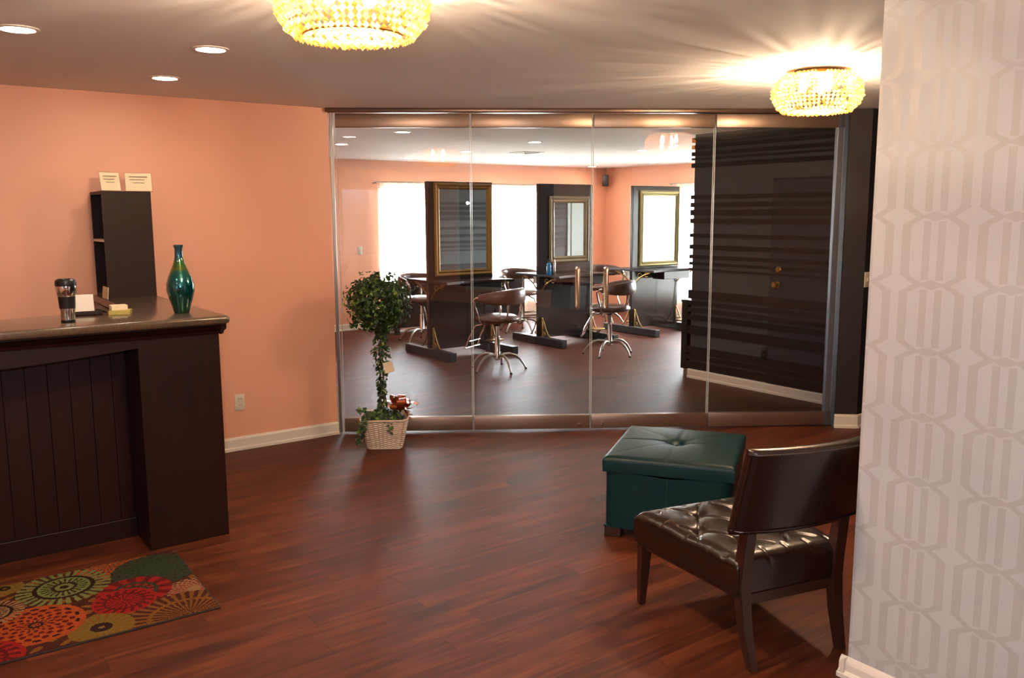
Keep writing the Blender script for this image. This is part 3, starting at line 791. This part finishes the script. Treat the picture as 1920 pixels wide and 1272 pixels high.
# ------------------------------------------------------------------ topiary
def topiary():
    rz = ga
    t = empty('topiary', (2.845, 5.43, 0), 0, 'ivy topiary ball in a whitewashed basket with copper bow, in front of the glass', 'potted plant')
    # basket: square, flared, woven
    m = MB(); N = 40; Hh = .215
    def ringpt(a, hw, b):
        # a 0..1 round the square with rounded corners
        th = a*2*PI+PI/4; c, s_ = math.cos(th), math.sin(th); k = 1/((abs(c)**7+abs(s_)**7)**(1/7))
        return c*k*hw, s_*k*hw
    per = 128; rows = 56
    def fn(a, b, sgn=1, off=0.):
        hw = .121+.046*b-off
        w = .0042*math.sin(b*rows*PI/2)*(1 if int(a*per/4) % 2 else -1) if sgn else 0
        x, y = ringpt(a, hw+w, b); return (x, y, Hh*b)
    m.grid(lambda a, b: fn(a, b), per, rows, closed_u=True)
    m.grid(lambda a, b: (lambda p: (p[0], p[1], p[2]*.9+.02))(fn(a, b, 0, .008)), 64, 2, closed_u=True)
    m.box((0, 0, .005), (.20, .20, .01))
    def rim(z, hw): return [ringpt(k/64, hw, 1)+(z,) for k in range(64)]
    m.tube(rim(Hh, .167), .007, 8, closed=True); m.tube(rim(.006, .12), .006, 8, closed=True)
    o = m.build('basket', M['wicker'], t, angle=60); o.rotation_euler = (0, 0, rz)
    o = MB().box((0, 0, .185), (.25, .25, .01), .002).build('moss', M['soil'], t); o.rotation_euler = (0, 0, rz)
    m = MB(); rnd = random.Random(11)
    for s_ in (0, 1):
        pts = [(.012*math.cos(k*.9+s_*PI)-.02, .012*math.sin(k*.9+s_*PI), .18+k*.05) for k in range(16)]
        m.tube(pts, .007, 6)
    tr = [[(-.08, -.04, .20), (-.14, -.08, .25), (-.20, -.10, .24), (-.25, -.12, .20), (-.28, -.13, .14)],
          [(-.10, -.05, .20), (-.17, -.03, .28), (-.23, -.02, .29)], [(-.05, -.10, .20), (-.06, -.16, .20), (-.05, -.165, .12)],
          [(-.1, -.02, .2), (-.19, -.06, .2), (-.24, -.09, .12), (-.27, -.1, .08)], [(0.06, .0, .2), (.1, -.02, .27), (.12, -.03, .29)]]
    for q in tr: m.tube(q, .0025, 5)
    # wiry tendrils out of the ball
    for k in range(14):
        a = rnd.uniform(0, 2*PI); e = rnd.uniform(-.2, 1.2); d = Vector((math.cos(a)*math.cos(e), math.sin(a)*math.cos(e), math.sin(e)))
        c = Vector((-.035, 0, 1.03)); p = [c+d*.17, c+d*.22+Vector((0, 0, .01)), c+d*.25+Vector((.02, 0, -.01))]
        m.tube(p, .0018, 4)
    m.build('stem', M['stem'], t)
    lf = MB()
    def leaf(p, n, up, s_):
        n = n.normalized(); u = up-n*up.dot(n); u = u.normalized() if u.length > 1e-3 else n.orthogonal().normalized(); w = n.cross(u)
        pts = [(0, -.45), (.35, -.5), (.55, -.15), (.32, .05), (.30, .35), (0, .75), (-.30, .35), (-.32, .05), (-.55, -.15), (-.35, -.5)]
        c = lf.bm.verts.new(p+n*s_*.10)
        vs = [lf.bm.verts.new(p+(w*a+u*b)*s_-n*s_*.12*abs(a)) for a, b in pts]
        for i in range(len(vs)): lf.bm.faces.new((c, vs[i], vs[(i+1) % len(vs)]))
    rv = lambda s_: Vector((rnd.gauss(0, s_), rnd.gauss(0, s_), rnd.gauss(0, s_)))
    ctr = Vector((-.035, 0, 1.03))
    for k in range(1900):
        d = Vector((rnd.gauss(0, 1), rnd.gauss(0, 1), rnd.gauss(0, 1))).normalized()
        bump_ = 1+.10*math.sin(d.x*7+1)*math.sin(d.z*6)+.06*math.sin(d.y*9)
        r = (.212*bump_)*rnd.uniform(.62, 1.03)
        if rnd.random() < .06: r *= 1.1
        p = ctr+Vector((d.x*r*1.08, d.y*r*1.08, d.z*r*(1.0)))
        leaf(p, d+rv(.45), Vector((rnd.uniform(-1, 1), rnd.uniform(-1, 1), -.8)), rnd.uniform(.018, .030))
    for k in range(330):
        z = rnd.uniform(.22, .86); dens = .036+.028*math.exp(-((z-.72)/.09)**2)+.022*math.exp(-((z-.60)/.07)**2)
        if .48 < z < .54 and rnd.random() < .4: continue
        a = rnd.uniform(0, 2*PI); p = Vector((-.02+dens*math.cos(a)*rnd.uniform(.5, 1.1), dens*math.sin(a), z))
        leaf(p, Vector((math.cos(a), math.sin(a), .3))+rv(.4), Vector((0, 0, -1))+rv(.5), rnd.uniform(.018, .032))
    for q in tr:
        for k in range(len(q)-1):
            for j in range(9):
                f = rnd.random(); p = Vector(q[k]).lerp(Vector(q[k+1]), f)+rv(.012); leaf(p, Vector((-.3, -.8, .6))+rv(.4), Vector((0, 0, -1))+rv(.5), rnd.uniform(.018, .03))
    for k in range(260):
        a = rnd.uniform(0, 2*PI); r = rnd.uniform(.02, .15); p = Vector((r*math.cos(a)-.03, r*math.sin(a), .205+rnd.uniform(0, .08)*(1-r/.2)))
        leaf(p, Vector((math.cos(a)*.5, math.sin(a)*.5-.4, .8))+rv(.4), Vector((0, 0, -1))+rv(.6), rnd.uniform(.02, .032))
    lf.build('foliage', M['leaf'], t, smooth=False, recalc=False)
    # copper bow
    m = MB()
    bc = Vector((.075, -.075, .285))
    for k in range(11):
        a = 2*PI*k/11+.3; el = .25+.9*(k % 3)/2
        d = Vector((math.cos(a)*math.cos(el), math.sin(a)*math.cos(el), math.sin(el)*.7)); sd = d.cross(Vector((0, 0, 1))).normalized()
        w = .028; L_ = .14 if k % 2 else .10; up = sd.cross(d).normalized()
        n = 12; A = []
        for i in range(n+1):
            q = i/n*2*PI; r_ = L_*(1-math.cos(q))/2; h = .022*math.sin(q)
            A.append((bc+d*r_+up*h-sd*w, bc+d*r_+up*h+sd*w))
        vs = [(m.bm.verts.new(a_), m.bm.verts.new(b_)) for a_, b_ in A]
        for i in range(n): m.bm.faces.new((vs[i][0], vs[i][1], vs[i+1][1], vs[i+1][0]))
    for sx in ((.07, -.06, -.08), (.09, -.03, -.06)):
        d = Vector(sx); sd = d.cross(Vector((0, 0, 1))).normalized()*.02
        a = [m.bm.verts.new(bc+d*f+Vector((0, 0, .02*math.sin(f*6)))+s2) for f in (0, .35, .7, 1) for s2 in (-sd, sd)]
        for i in range(3): m.bm.faces.new((a[2*i], a[2*i+1], a[2*i+3], a[2*i+2]))
    m.build('copper_bow', M['copper'], t, recalc=False, angle=80)
    o = MB().box((0, 0, 0), (.065, .002, .075), rot=Matrix.Rotation(R(-14), 4, 'Y')).build('gift_tag', M['paper'], t, smooth=False)
    o.location = (-.015, -.095, .583); o.rotation_euler = (0, 0, ga)
    o['label'] = 'cream card tag'
topiary()

# ------------------------------------------------------------------ teal ottoman
def cushion(m, w, d, z0, z1, fn, n=56, er=.03, poly=None):
    """closed padded slab; fn(u,v) adds height on top; poly(u,v) maps to plan position"""
    P = poly or (lambda u, v: ((u-.5)*w, (v-.5)*d))
    rows = []
    def ringsq(k):
        return k
    # top grid with rounded edge
    def T(u, v):
        x, y = P(u, v)
        e = min(u*w, (1-u)*w, v*d, (1-v)*d)
        drop = 0 if e >= er else er-math.sqrt(max(0, er*er-(er-e)**2))
        return (x, y, z1-drop*.9+fn(u, v))
    def sn(a):  # denser near the edges
        return .5-.5*math.cos(PI*a) if False else a
    us = [0, .004, .012, .024, .04]+[.04+.92*i/n for i in range(1, n)]+[.96, .976, .988, .996, 1]
    V = [[m.bm.verts.new(T(a, b)) for b in us] for a in us]; k = len(us); fs = []
    for i in range(k-1):
        for j in range(k-1): fs.append(m.bm.faces.new((V[i][j], V[i+1][j], V[i+1][j+1], V[i][j+1])))
    rim = [(i, 0) for i in range(k)]+[(k-1, j) for j in range(1, k)]+[(i, k-1) for i in range(k-2, -1, -1)]+[(0, j) for j in range(k-2, 0, -1)]
    lo = []; mid = []
    for (i, j) in rim:
        x, y = P(us[i], us[j]); lo.append(m.bm.verts.new((x*.992, y*.992, z0)))
    q = len(rim)
    for a in range(q):
        A, B = rim[a], rim[(a+1) % q]; fs.append(m.bm.faces.new((V[A[0]][A[1]], V[B[0]][B[1]], lo[(a+1) % q], lo[a])))
    fs.append(m.bm.faces.new(lo)); m._set(fs)
oa = math.atan2(.445, .643)
ot = empty('storage_ottoman', (3.365, 3.105, 0), oa, 'square teal leather storage ottoman with a single centre button', 'ottoman')
# local x: along FR->BR, local y: toward BL/FL
OW, OD = .70, .66
def lidf(u, v):
    x, y = (u-.5)*OW, (v-.5)*OD; r = math.hypot(x, y)
    h = .016*(1-(2*abs(u-.5))**3)*(1-(2*abs(v-.5))**3)-.026*math.exp(-(r/.035)**2)-.012*math.exp(-(r/.09)**2)
    for q in (0, PI/2, PI/4, -PI/4):
        dd = abs(-x*math.sin(q)+y*math.cos(q)); h -= .0035*math.exp(-(dd/.006)**2)*(1 if q in (0, PI/2) else .6)
    return h
m = MB(); cushion(m, OW, OD, .345, .425, lidf, er=.028); m.build('lid', M['teal'], ot, angle=60)
m = MB(); m.lathe([(.014, .418), (.013, .422), (.002, .425)], n=20); m.build('tuft_button', M['teal'], ot)
m = MB()
def bodyf(a, b):
    per = [(-1, -1), (1, -1), (1, 1), (-1, 1)]
    th = a*2*PI+PI/4*5; c, s_ = math.cos(th), math.sin(th); k = 1/((abs(c)**14+abs(s_)**14)**(1/14))
    sag = .010*math.exp(-((b-1)/.1)**2)*math.cos(2*th)
    return (c*k*(OW/2-.008), s_*k*(OD/2-.008), .05+b*(.293)-(.012*(1-abs(math.sin(2*th)))**1.5 if b > .99 else 0))
m.grid(bodyf, 160, 14, closed_u=True); m.b2((-.34, -.32, .05), (.34, .32, .06)); m.build('body', M['teal'], ot, angle=60)
for sx, sy, dx, dy in ((-1, 0, .003, .002), (0, -1, .002, .003), (1, 0, .003, .002), (0, 1, .002, .003)):
    m = MB(); m.box((sx*(OW/2-.008), sy*(OD/2-.008), .20), (.004+dx, .004+dy, .27), .001); m.build('seam_piping', M['teal'], ot)
for sx in (-1, 1):
    for sy in (-1, 1): MB().box((sx*.295, sy*.275, .026), (.085, .085, .052), .003).build('foot', M['darkleg'], ot, smooth=False)

# ------------------------------------------------------------------ slipper chair
ac = empty('slipper_chair', (2.714, 2.14, 0), R(-13.3), 'dark brown leather slipper chair with tufted seat, beside the wallpapered wall', 'chair')
def seatpos(u, v):   # u across, v from back (0) to front (1)
    hw = .25+.062*v; return ((2*u-1)*hw, -.29+.62*v)
def tuft(u, v):
    x, y = seatpos(u, v); h = .018*(1-(2*abs(u-.5))**4)*(1-(2*abs(v-.5))**4)
    g = .20
    for i in range(-2, 3):
        for j in range(-2, 3):
            bx, by = i*g+(.5*g if j % 2 else 0), .02+j*g*.72
            if abs(bx) > .23 or abs(by-.02) > .23: continue
            r = math.hypot(x-bx, y-by); h -= .020*math.exp(-(r/.022)**2)+.012*math.exp(-(r/.07)**2)
    # diagonal pleats
    for s_ in (1, -1):
        q = (x+s_*(y-.02)/.72/1.0*.5)/g if False else (x/g+s_*(y-.02)/(g*1.44)); dq = abs(q-round(q))*g
        if abs(x) < .25 and abs(y-.02) < .24: h -= .008*math.exp(-(dq/.007)**2)
    if abs(y-.02) >= .24 or abs(x) >= .25:
        q = x/(g/2) if abs(y-.02) >= .24 else (y-.02)/(g*.72); st = g/2 if abs(y-.02) >= .24 else g*.72
        dq = abs(q-round(q))*st; h -= .004*math.exp(-(dq/.006)**2)
    return h
m = MB(); cushion(m, .60, .62, .275, .405, tuft, n=84, er=.045, poly=seatpos); m.build('seat', M['leather'], ac, angle=70)
m = MB(); m.prism([(-.235, -.27), (.235, -.27), (.30, .31), (-.30, .31)], .255, .285); m.build('seat_frame', M['darkleg'], ac, smooth=False)
# back: wide curved panel, raked
def backf(a, b, side):
    x = (a-.5)*.64; cur = .055*(1-(2*abs(a-.5))**2)      # concave toward the sitter
    z = .495+.315*b+(.02*(1-(2*abs(a-.5))**2)*0); y = -.30-.10*b-cur*1.0
    th = .034*(1-.0*b)*(1 if 0 < a < 1 and 0 < b < 1 else .75)
    return Vector((x, y-side*th, z))
m = MB(); n1_, n2_ = 40, 16
def ring_back(a, q):   # closed cross section round the panel
    # q in 0..1: outer up, over the top, inner down, under
    pts = []
    r = .02; zlo, zhi = 0, 1; th = .030
    seg = q*4
    if q < .42: b = q/.42; s_ = 1; e = 0
    elif q < .5: b = 1; k = (q-.42)/.08; s_ = math.cos(PI*k); e = math.sin(PI*k)
    elif q < .92: b = 1-(q-.5)/.42; s_ = -1; e = 0
    else: b = 0; k = (q-.92)/.08; s_ = -math.cos(PI*k); e = -math.sin(PI*k)
    x = (a-.5)*.58; cur = .05*(1-(2*abs(a-.5))**2); z = .53+.30*b+e*.018; y = -.285-.085*b-cur
    ed = min(a, 1-a)*.6; tt = th*(1 if ed > .02 else math.sqrt(max(.05, 1-(1-ed/.02)**2)))
    if s_ < 0:    # faint tuft seams on the inner face
        tt += .008*math.cos((a-.5)*12*PI)*.3
    return (x, y-s_*tt, z)
V = m.grid(lambda a, b: ring_back(b, a), 88, 44, closed_u=True)
m.bm.faces.new([c[0] for c in V]); m.bm.faces.new([c[-1] for c in V][::-1])
bk = m.build('backrest', M['leather'], ac, angle=50)
m = MB()
for q in (.42, .0):
    m.tube([Vector(ring_back(k/30, q))+Vector((0, -.002, .0)) for k in range(31)], .0045, 8)
for a in (.006, .994): m.tube([Vector(ring_back(a, q*.42/10)) for q in range(11)], .0045, 8)
m.build('welt_piping', M['leather'], bk)
for sx in (-1, 1):   # rear legs run up into the back
    m = MB(); prof = [((sx*.205, -.335, 0), .017), ((sx*.212, -.295, .14), .021), ((sx*.216, -.272, .30), .024), ((sx*.216, -.285, .42), .024), ((sx*.214, -.305, .57), .022)]
    m.bm.verts.ensure_lookup_table()
    rings = []
    for (p, r_) in prof: rings.append([m.bm.verts.new((p[0]+a*r_, p[1]+b*r_, p[2])) for a, b in ((-1, -1), (1, -1), (1, 1), (-1, 1))])
    for A, B in zip(rings, rings[1:]):
        for j in range(4): m.bm.faces.new((A[j], A[(j+1) % 4], B[(j+1) % 4], B[j]))
    m.bm.faces.new(rings[0][::-1]); m.bm.faces.new(rings[-1])
    bmesh.ops.bevel(m.bm, geom=[e for e in m.bm.edges], offset=.003, segments=2, affect='EDGES'); m.build('rear_leg', M['darkleg'], ac, angle=40)
    m = MB(); rings = []
    for (p, r_) in (((sx*.285, .30, 0), .014), ((sx*.283, .285, .27), .024)): rings.append([m.bm.verts.new((p[0]+a*r_, p[1]+b*r_, p[2])) for a, b in ((-1, -1), (1, -1), (1, 1), (-1, 1))])
    for j in range(4): m.bm.faces.new((rings[0][j], rings[0][(j+1) % 4], rings[1][(j+1) % 4], rings[1][j]))
    m.bm.faces.new(rings[0][::-1]); m.bm.faces.new(rings[-1])
    bmesh.ops.bevel(m.bm, geom=[e for e in m.bm.edges], offset=.003, segments=2, affect='EDGES'); m.build('front_leg', M['darkleg'], ac, angle=40)
m = MB(); m.box((0, -.275, .250), (.42, .03, .04), .003); m.build('rear_stretcher', M['darkleg'], ac, smooth=False)

# ------------------------------------------------------------------ salon styling stations
def station(x, label, framemat, mx0, mx1, mz0, mz1, fw, mlabel, y=8.58):
    t = empty('styling_station', (x, y, 0), 0, label, 'styling station', 'double sided styling stations')
    PW = .895
    MB().box((0, 0, 1.045), (PW, .055, 1.93), .004).build('panel', M['espresso'], t, smooth=False)
    for sx in (-1, 1):
        MB().box((sx*(PW/2-.02), 0, .055), (.085, 1.02, .095), .006).build('foot_beam', M['footbar'], t, smooth=False)
        for sy in (-1, 1):
            b = MB()
            xx = sx*(PW/2-.04)
            b.box((xx, sy*.045, .22), (.022, .012, .24), .002)
            b.tube([(xx, sy*.05, .33), (xx, sy*.085, .27), (xx, sy*.12, .19), (xx, sy*.17, .125), (xx, sy*.20, .105)], .008, 8)
            b.tube([(xx, sy*.05, .17), (xx, sy*.09, .16), (xx, sy*.10, .125), (xx, sy*.07, .115)], .006, 8)
            b.build('foot_bracket', M['brass'], t)
    # shelf, both sides, concave front edges
    out = []
    n = 24; xs = [-PW/2-.015+(PW+.03)*k/n for k in range(n+1)]
    f = lambda u: .335+.115*abs(2*u-1)**1.6
    near = [(xs[k], -f(k/n)) for k in range(n+1)]; far = [(xs[k], f(k/n)) for k in range(n, -1, -1)]
    m = slab(near+far, .86, .888, .006); m.build('shelf', M['vinyl' if False else 'hutch'], t, smooth=False)
    for sy in (-1, 1):
        d = MB(); d.box((.13 if sy < 0 else -.17, sy*.20, .80), (.50 if sy < 0 else .22, .22, .105), .004); d.build('drawer', M['espresso'] if sy < 0 else M['plastic'], t, smooth=False)
        for sx in (-1, 1):
            s2 = MB()
            xx = sx*(PW/2-.03)
            pts = [(xx, sy*.03, .68), (xx, sy*.06, .70), (xx, sy*.12, .76), (xx, sy*.22, .815), (xx, sy*.33, .85)]
            s2.tube(pts, .009, 8)
            s2.tube([(xx, sy*(.14+.045*math.cos(q)*(1-q/9)), .80+.045*math.sin(q)*(1-q/9)) for q in [k*.5 for k in range(14)]], .006, 6)
            s2.tube([(xx, sy*(.27+.03*math.cos(q)), .825+.03*math.sin(q)) for q in [k*.6 for k in range(10)]], .006, 6)
            s2.build('scroll_bracket', M['brass'], t)
    fr = MB(); fr.box((.28, -.30, .17), (.20, .11, .018), .006); fr.tube([(.36, -.30, .165), (.40, -.22, .12), (.41, -.16, .10)], .010, 8); fr.build('footrest', M['brass'], t)
    for k, dx in enumerate((0, .05)):
        c = MB(); c.tube([(.20+dx, -.20, .75), (.21-dx*.4, -.21, .6), (.20-.02*k, -.20, .4), (.19+dx, -.2, .18), (.22+dx, -.22, .012), (.30+dx, -.25, .008)], .004, 5); c.build('power_cord', M['black'], t)
    # mirror hung on the camera side
    cx, cz, w, h = (mx0+mx1)/2, (mz0+mz1)/2, mx1-mx0, mz1-mz0
    mr = empty('framed_mirror', (cx, y-.0282, cz), 0, mlabel, 'mirror')
    F = MB(); stp = [(0, 0), (.0, .018), (fw*.25, .034), (fw*.55, .020), (fw*.75, .028), (fw, .012), (fw, 0)]
    ringsA = []
    for off, dep in stp:
        hw, hh = w/2-off, h/2-off
        ringsA.append([F.bm.verts.new((a*hw, -dep, b*hh)) for a, b in ((-1, -1), (1, -1), (1, 1), (-1, 1))])
    k = len(ringsA)
    for i in range(k):
        A, B = ringsA[i], ringsA[(i+1) % k]
        for j in range(4): F.bm.faces.new((A[j], A[(j+1) % 4], B[(j+1) % 4], B[j]))
    F.build('frame', framemat, mr, smooth=False)
    MB().box((0, -.004, 0), (w-2*fw+.004, .006, h-2*fw+.004)).build('mirror_glass', M['mirror'], mr, smooth=False)
    return t
station(5.525, 'dark styling station with the gold framed mirror, nearest the topiary', M['goldframe'], 5.155, 5.955, .925, 1.995, .075, 'large mirror in a gold frame on the first styling panel')
station(7.125, 'dark styling station with the pewter framed mirror, middle of the three', M['bronzeframe'], 6.83, 7.49, 1.02, 1.858, .085, 'smaller mirror in a pewter frame on the middle styling panel')
station(8.735, 'dark styling station beside the side window, right of the three', M['oliveframe'], 8.40, 9.165, .915, 1.945, .07, 'mirror in a champagne frame reflecting the bright window')

# things on the shelves
t = empty('spray_bottle', (6.70, 8.38, .889), 0, 'blue spray bottle on the middle station shelf', 'bottle')
MB().lathe([(.026, 0), (.028, .006), (.028, .12), (.018, .145), (.011, .155)], n=24).build('bottle_body', M['bluebottle'], t)
m = MB(); m.lathe([(.012, .155), (.012, .175), (.010, .18)], n=16); m.box((-.008, 0, .188), (.045, .016, .018), .003); m.build('spray_head', M['black'], t)
o = MB().lathe([(.018, 0), (.02, .004), (.02, .15), (.014, .162), (.012, .17), (.012, .19), (.003, .192)], n=24).build('hairspray_can', M['chrome']); o.location = (6.765, 8.36, .889); tag(o, 'slim silver can beside the blue spray bottle', 'can')

# ------------------------------------------------------------------ salon chairs
def salon_chair():
    t = empty('salon_chair', (0, 0, 0))
    # faces +y
    MB().lathe([(.03, .515), (.20, .515), (.225, .525), (.238, .545), (.232, .565), (.19, .585), (.10, .597), (.002, .600)], n=48).build('seat', M['vinyl'], t, angle=60)
    m = MB()
    def pad(a, q):
        ang = R(-90)+R(104)*(2*a-1); e = abs(2*a-1); hh = (.080-.045*e**3); th = .030-.012*e**2
        zc = .80-.02*e; rr_ = .285
        return ((rr_+th*math.cos(2*PI*q))*math.cos(ang)*1.0, (rr_+th*math.cos(2*PI*q))*math.sin(ang)*.95, zc+hh*math.sin(2*PI*q))
    V = m.grid(lambda q, a: pad(a, q), 18, 40, closed_u=True)
    m.bm.faces.new([c[0] for c in V]); m.bm.faces.new([c[-1] for c in V][::-1])
    m.build('backrest', M['vinyl'], t, angle=60)
    for sx in (-1, 1):
        m = MB()
        a = R(-90)+sx*R(98); x0, y0 = .285*math.cos(a), .285*math.sin(a)*.95
        m.tube([(x0, y0, .79), (x0*1.02, y0+.05, .785), (x0*1.0, y0+.085, .755), (x0*.96, y0+.08, .70), (x0*.88, y0+.06, .62), (x0*.84, y0+.05, .555), (x0*.80, y0+.03, .52), (x0*.5, 0, .508)], .0115, 10)
        m.build('arm', M['chrome'], t)
    for sx in (-1, 1):
        m = MB(); a = R(-90)+sx*R(34); m.tube([(.275*math.cos(a), .262*math.sin(a), .76), (.262*math.cos(a), .25*math.sin(a), .64), (.225*math.cos(a), .215*math.sin(a), .53), (.1*math.cos(a), .1*math.sin(a), .508)], .010, 10); m.build('back_support', M['chrome'], t)
    m = MB(); m.lathe([(.11, .513), (.11, .503), (.04, .49), (.034, .47), (.018, .468)], n=28); m.build('swivel_plate', M['black'], t)
    m = MB(); m.lathe([(.018, .47), (.018, .36), (.028, .358), (.030, .17), (.034, .16), (.036, .12), (.022, .105)], n=24); m.build('gas_post', M['chrome'], t)
    m = MB()
    for sx in (-1, 1): m.tube([(sx*.09, .05, .505), (sx*.11, .20, .47), (sx*.12, .27, .34), (sx*.13, .31, .235)], .009, 8)
    m.tube([(-.15, .312, .23), (.15, .312, .23)], .013, 10); m.tube([(-.12, .28, .30), (.12, .28, .30)], .009, 8)
    m.build('footrest', M['chrome'], t)
    for k in range(5):
        a = 2*PI*k/5+.35; c, s_ = math.cos(a), math.sin(a); m = MB()
        prof = [(.02, .135), (.07, .165), (.13, .170), (.19, .150), (.245, .105), (.285, .05), (.305, .012)]
        m.tube([(r_*c, r_*s_, z) for r_, z in prof], [.014, .015, .014, .013, .012, .010, .009], 10)
        lo_ = m.build('leg', M['satin'], t)
        MB().lathe([(.014, 0), (.014, .014), (.008, .018)], (.307*c, .307*s_, 0), n=12).build('foot_glide', M['black'], lo_)
    return t
ch = salon_chair(); ch.location = (5.235, 7.42, 0); ch.rotation_euler = (0, 0, R(26))
G_ = 'brown salon chairs at the styling stations'
tag(ch, 'brown vinyl salon chair in front of the gold mirror station, nearest the glass', 'salon chair', G_)
dup(ch, (6.86, 7.44, 0), R(42), label='brown vinyl salon chair in front of the middle station, right of the door handles', group=G_)
dup(ch, (5.66, 9.72, 0), R(186), label='brown salon chair behind the gold mirror panel, partly hidden by the topiary', group=G_)
dup(ch, (7.25, 9.70, 0), R(172), label='brown salon chair behind the two mirror panels, between them', group=G_)
dup(ch, (8.72, 9.60, 0), R(165), label='brown salon chair behind the middle panel, right side, against the peach wall', group=G_)

# low console under the windows
t = empty('low_console', (6.75, 10.62, 0), 0, 'long low dark console under the salon windows', 'console')
MB().box((0, 0, .70), (2.30, .42, .035), .004).build('console_top', M['espresso'], t, smooth=False)
MB().box((0, 0, .385), (2.24, .38, .59), .004).build('console_body', M['espresso'], t, smooth=False)
for k in range(4):
    o = MB().box((-.84+.56*k, -.195, .385), (.54, .016, .55), .003).build('console_door', M['espresso'], t, smooth=False)
    h = MB(); knob(h, (-.84+.56*k+(.22 if k % 2 == 0 else -.22), -.203, .5), [(.008, 0), (.008, .012), (.014, .018), (.012, .026), (.001, .028)], (0, -1, 0)); h.build('knob', M['brass'], o)
for sx in (-1.05, 1.05):
    for sy in (-.15, .15): MB().box((sx, sy, .045), (.06, .06, .09), .003).build('foot', M['espresso'], t, smooth=False)

# speaker in the corner
t = empty('wall_speaker', (10.10, 11.10, 2.19), R(-45+0), 'small black speaker high in the far corner of the salon', 'speaker')
t.rotation_euler = (0, 0, R(-45))
MB().box((0, 0, 0), (.11, .09, .19), .008).build('speaker_cabinet', M['black'], t)
MB().box((0, -.048, 0), (.095, .008, .17), .003).build('speaker_grille', M['footbar'], t)
MB().tube([(0, .04, 0), (0, .20, 0)], .012).build('wall_bracket', M['black'], t)

# ------------------------------------------------------------------ world, camera
w = bpy.data.worlds.new('overcast_sky'); bpy.context.scene.world = w; w.use_nodes = True
nt = w.node_tree; nt.nodes.clear()
o = nt.nodes.new('ShaderNodeOutputWorld'); bg = nt.nodes.new('ShaderNodeBackground')
tcw = nt.nodes.new('ShaderNodeTexCoord'); spw = nt.nodes.new('ShaderNodeSeparateXYZ'); rw = nt.nodes.new('ShaderNodeValToRGB')
nt.links.new(tcw.outputs['Generated'], spw.inputs[0]); nt.links.new(spw.outputs[2], rw.inputs[0])
rw.color_ramp.elements[0].position = 0; rw.color_ramp.elements[0].color = (.30, .31, .29, 1)      # ground below the horizon
rw.color_ramp.elements[1].position = .03; rw.color_ramp.elements[1].color = (.86, .93, 1, 1)      # overcast sky
nt.links.new(rw.outputs[0], bg.inputs[0]); bg.inputs[1].default_value = 42.0
nt.links.new(bg.outputs[0], o.inputs[0])

cam = bpy.data.cameras.new('camera'); co = bpy.data.objects.new('camera', cam); C.objects.link(co)
cam.sensor_width = 36; cam.lens = 36*1623.58/1920; cam.clip_start = .05
Rr = [[0.80677135, -0.59085233, -0.00367601], [0.0880135, 0.11402019, 0.98957214], [0.58427186, 0.79868199, -0.14399121]]
mw = Matrix(((Rr[0][0], Rr[1][0], -Rr[2][0], 0), (Rr[0][1], Rr[1][1], -Rr[2][1], 0), (Rr[0][2], Rr[1][2], -Rr[2][2], 1.65), (0, 0, 0, 1)))
co.matrix_world = mw
bpy.context.scene.camera = co
vs = bpy.context.scene.view_settings
vs.view_transform = 'Standard'; vs.look = 'None'; vs.gamma = 1; vs.use_curve_mapping = False; vs.exposure = 0.85
bpy.context.scene.cycles.max_bounces = 10
bpy.context.scene.cycles.transparent_max_bounces = 16

fl = bpy.data.lights.new('camera_flash', 'POINT'); fl.energy = 60; fl.color = (.95, .97, 1); fl.shadow_soft_size = .02
fo = bpy.data.objects.new('camera_flash', fl); C.objects.link(fo); fo.location = (-.05, .02, 1.80)
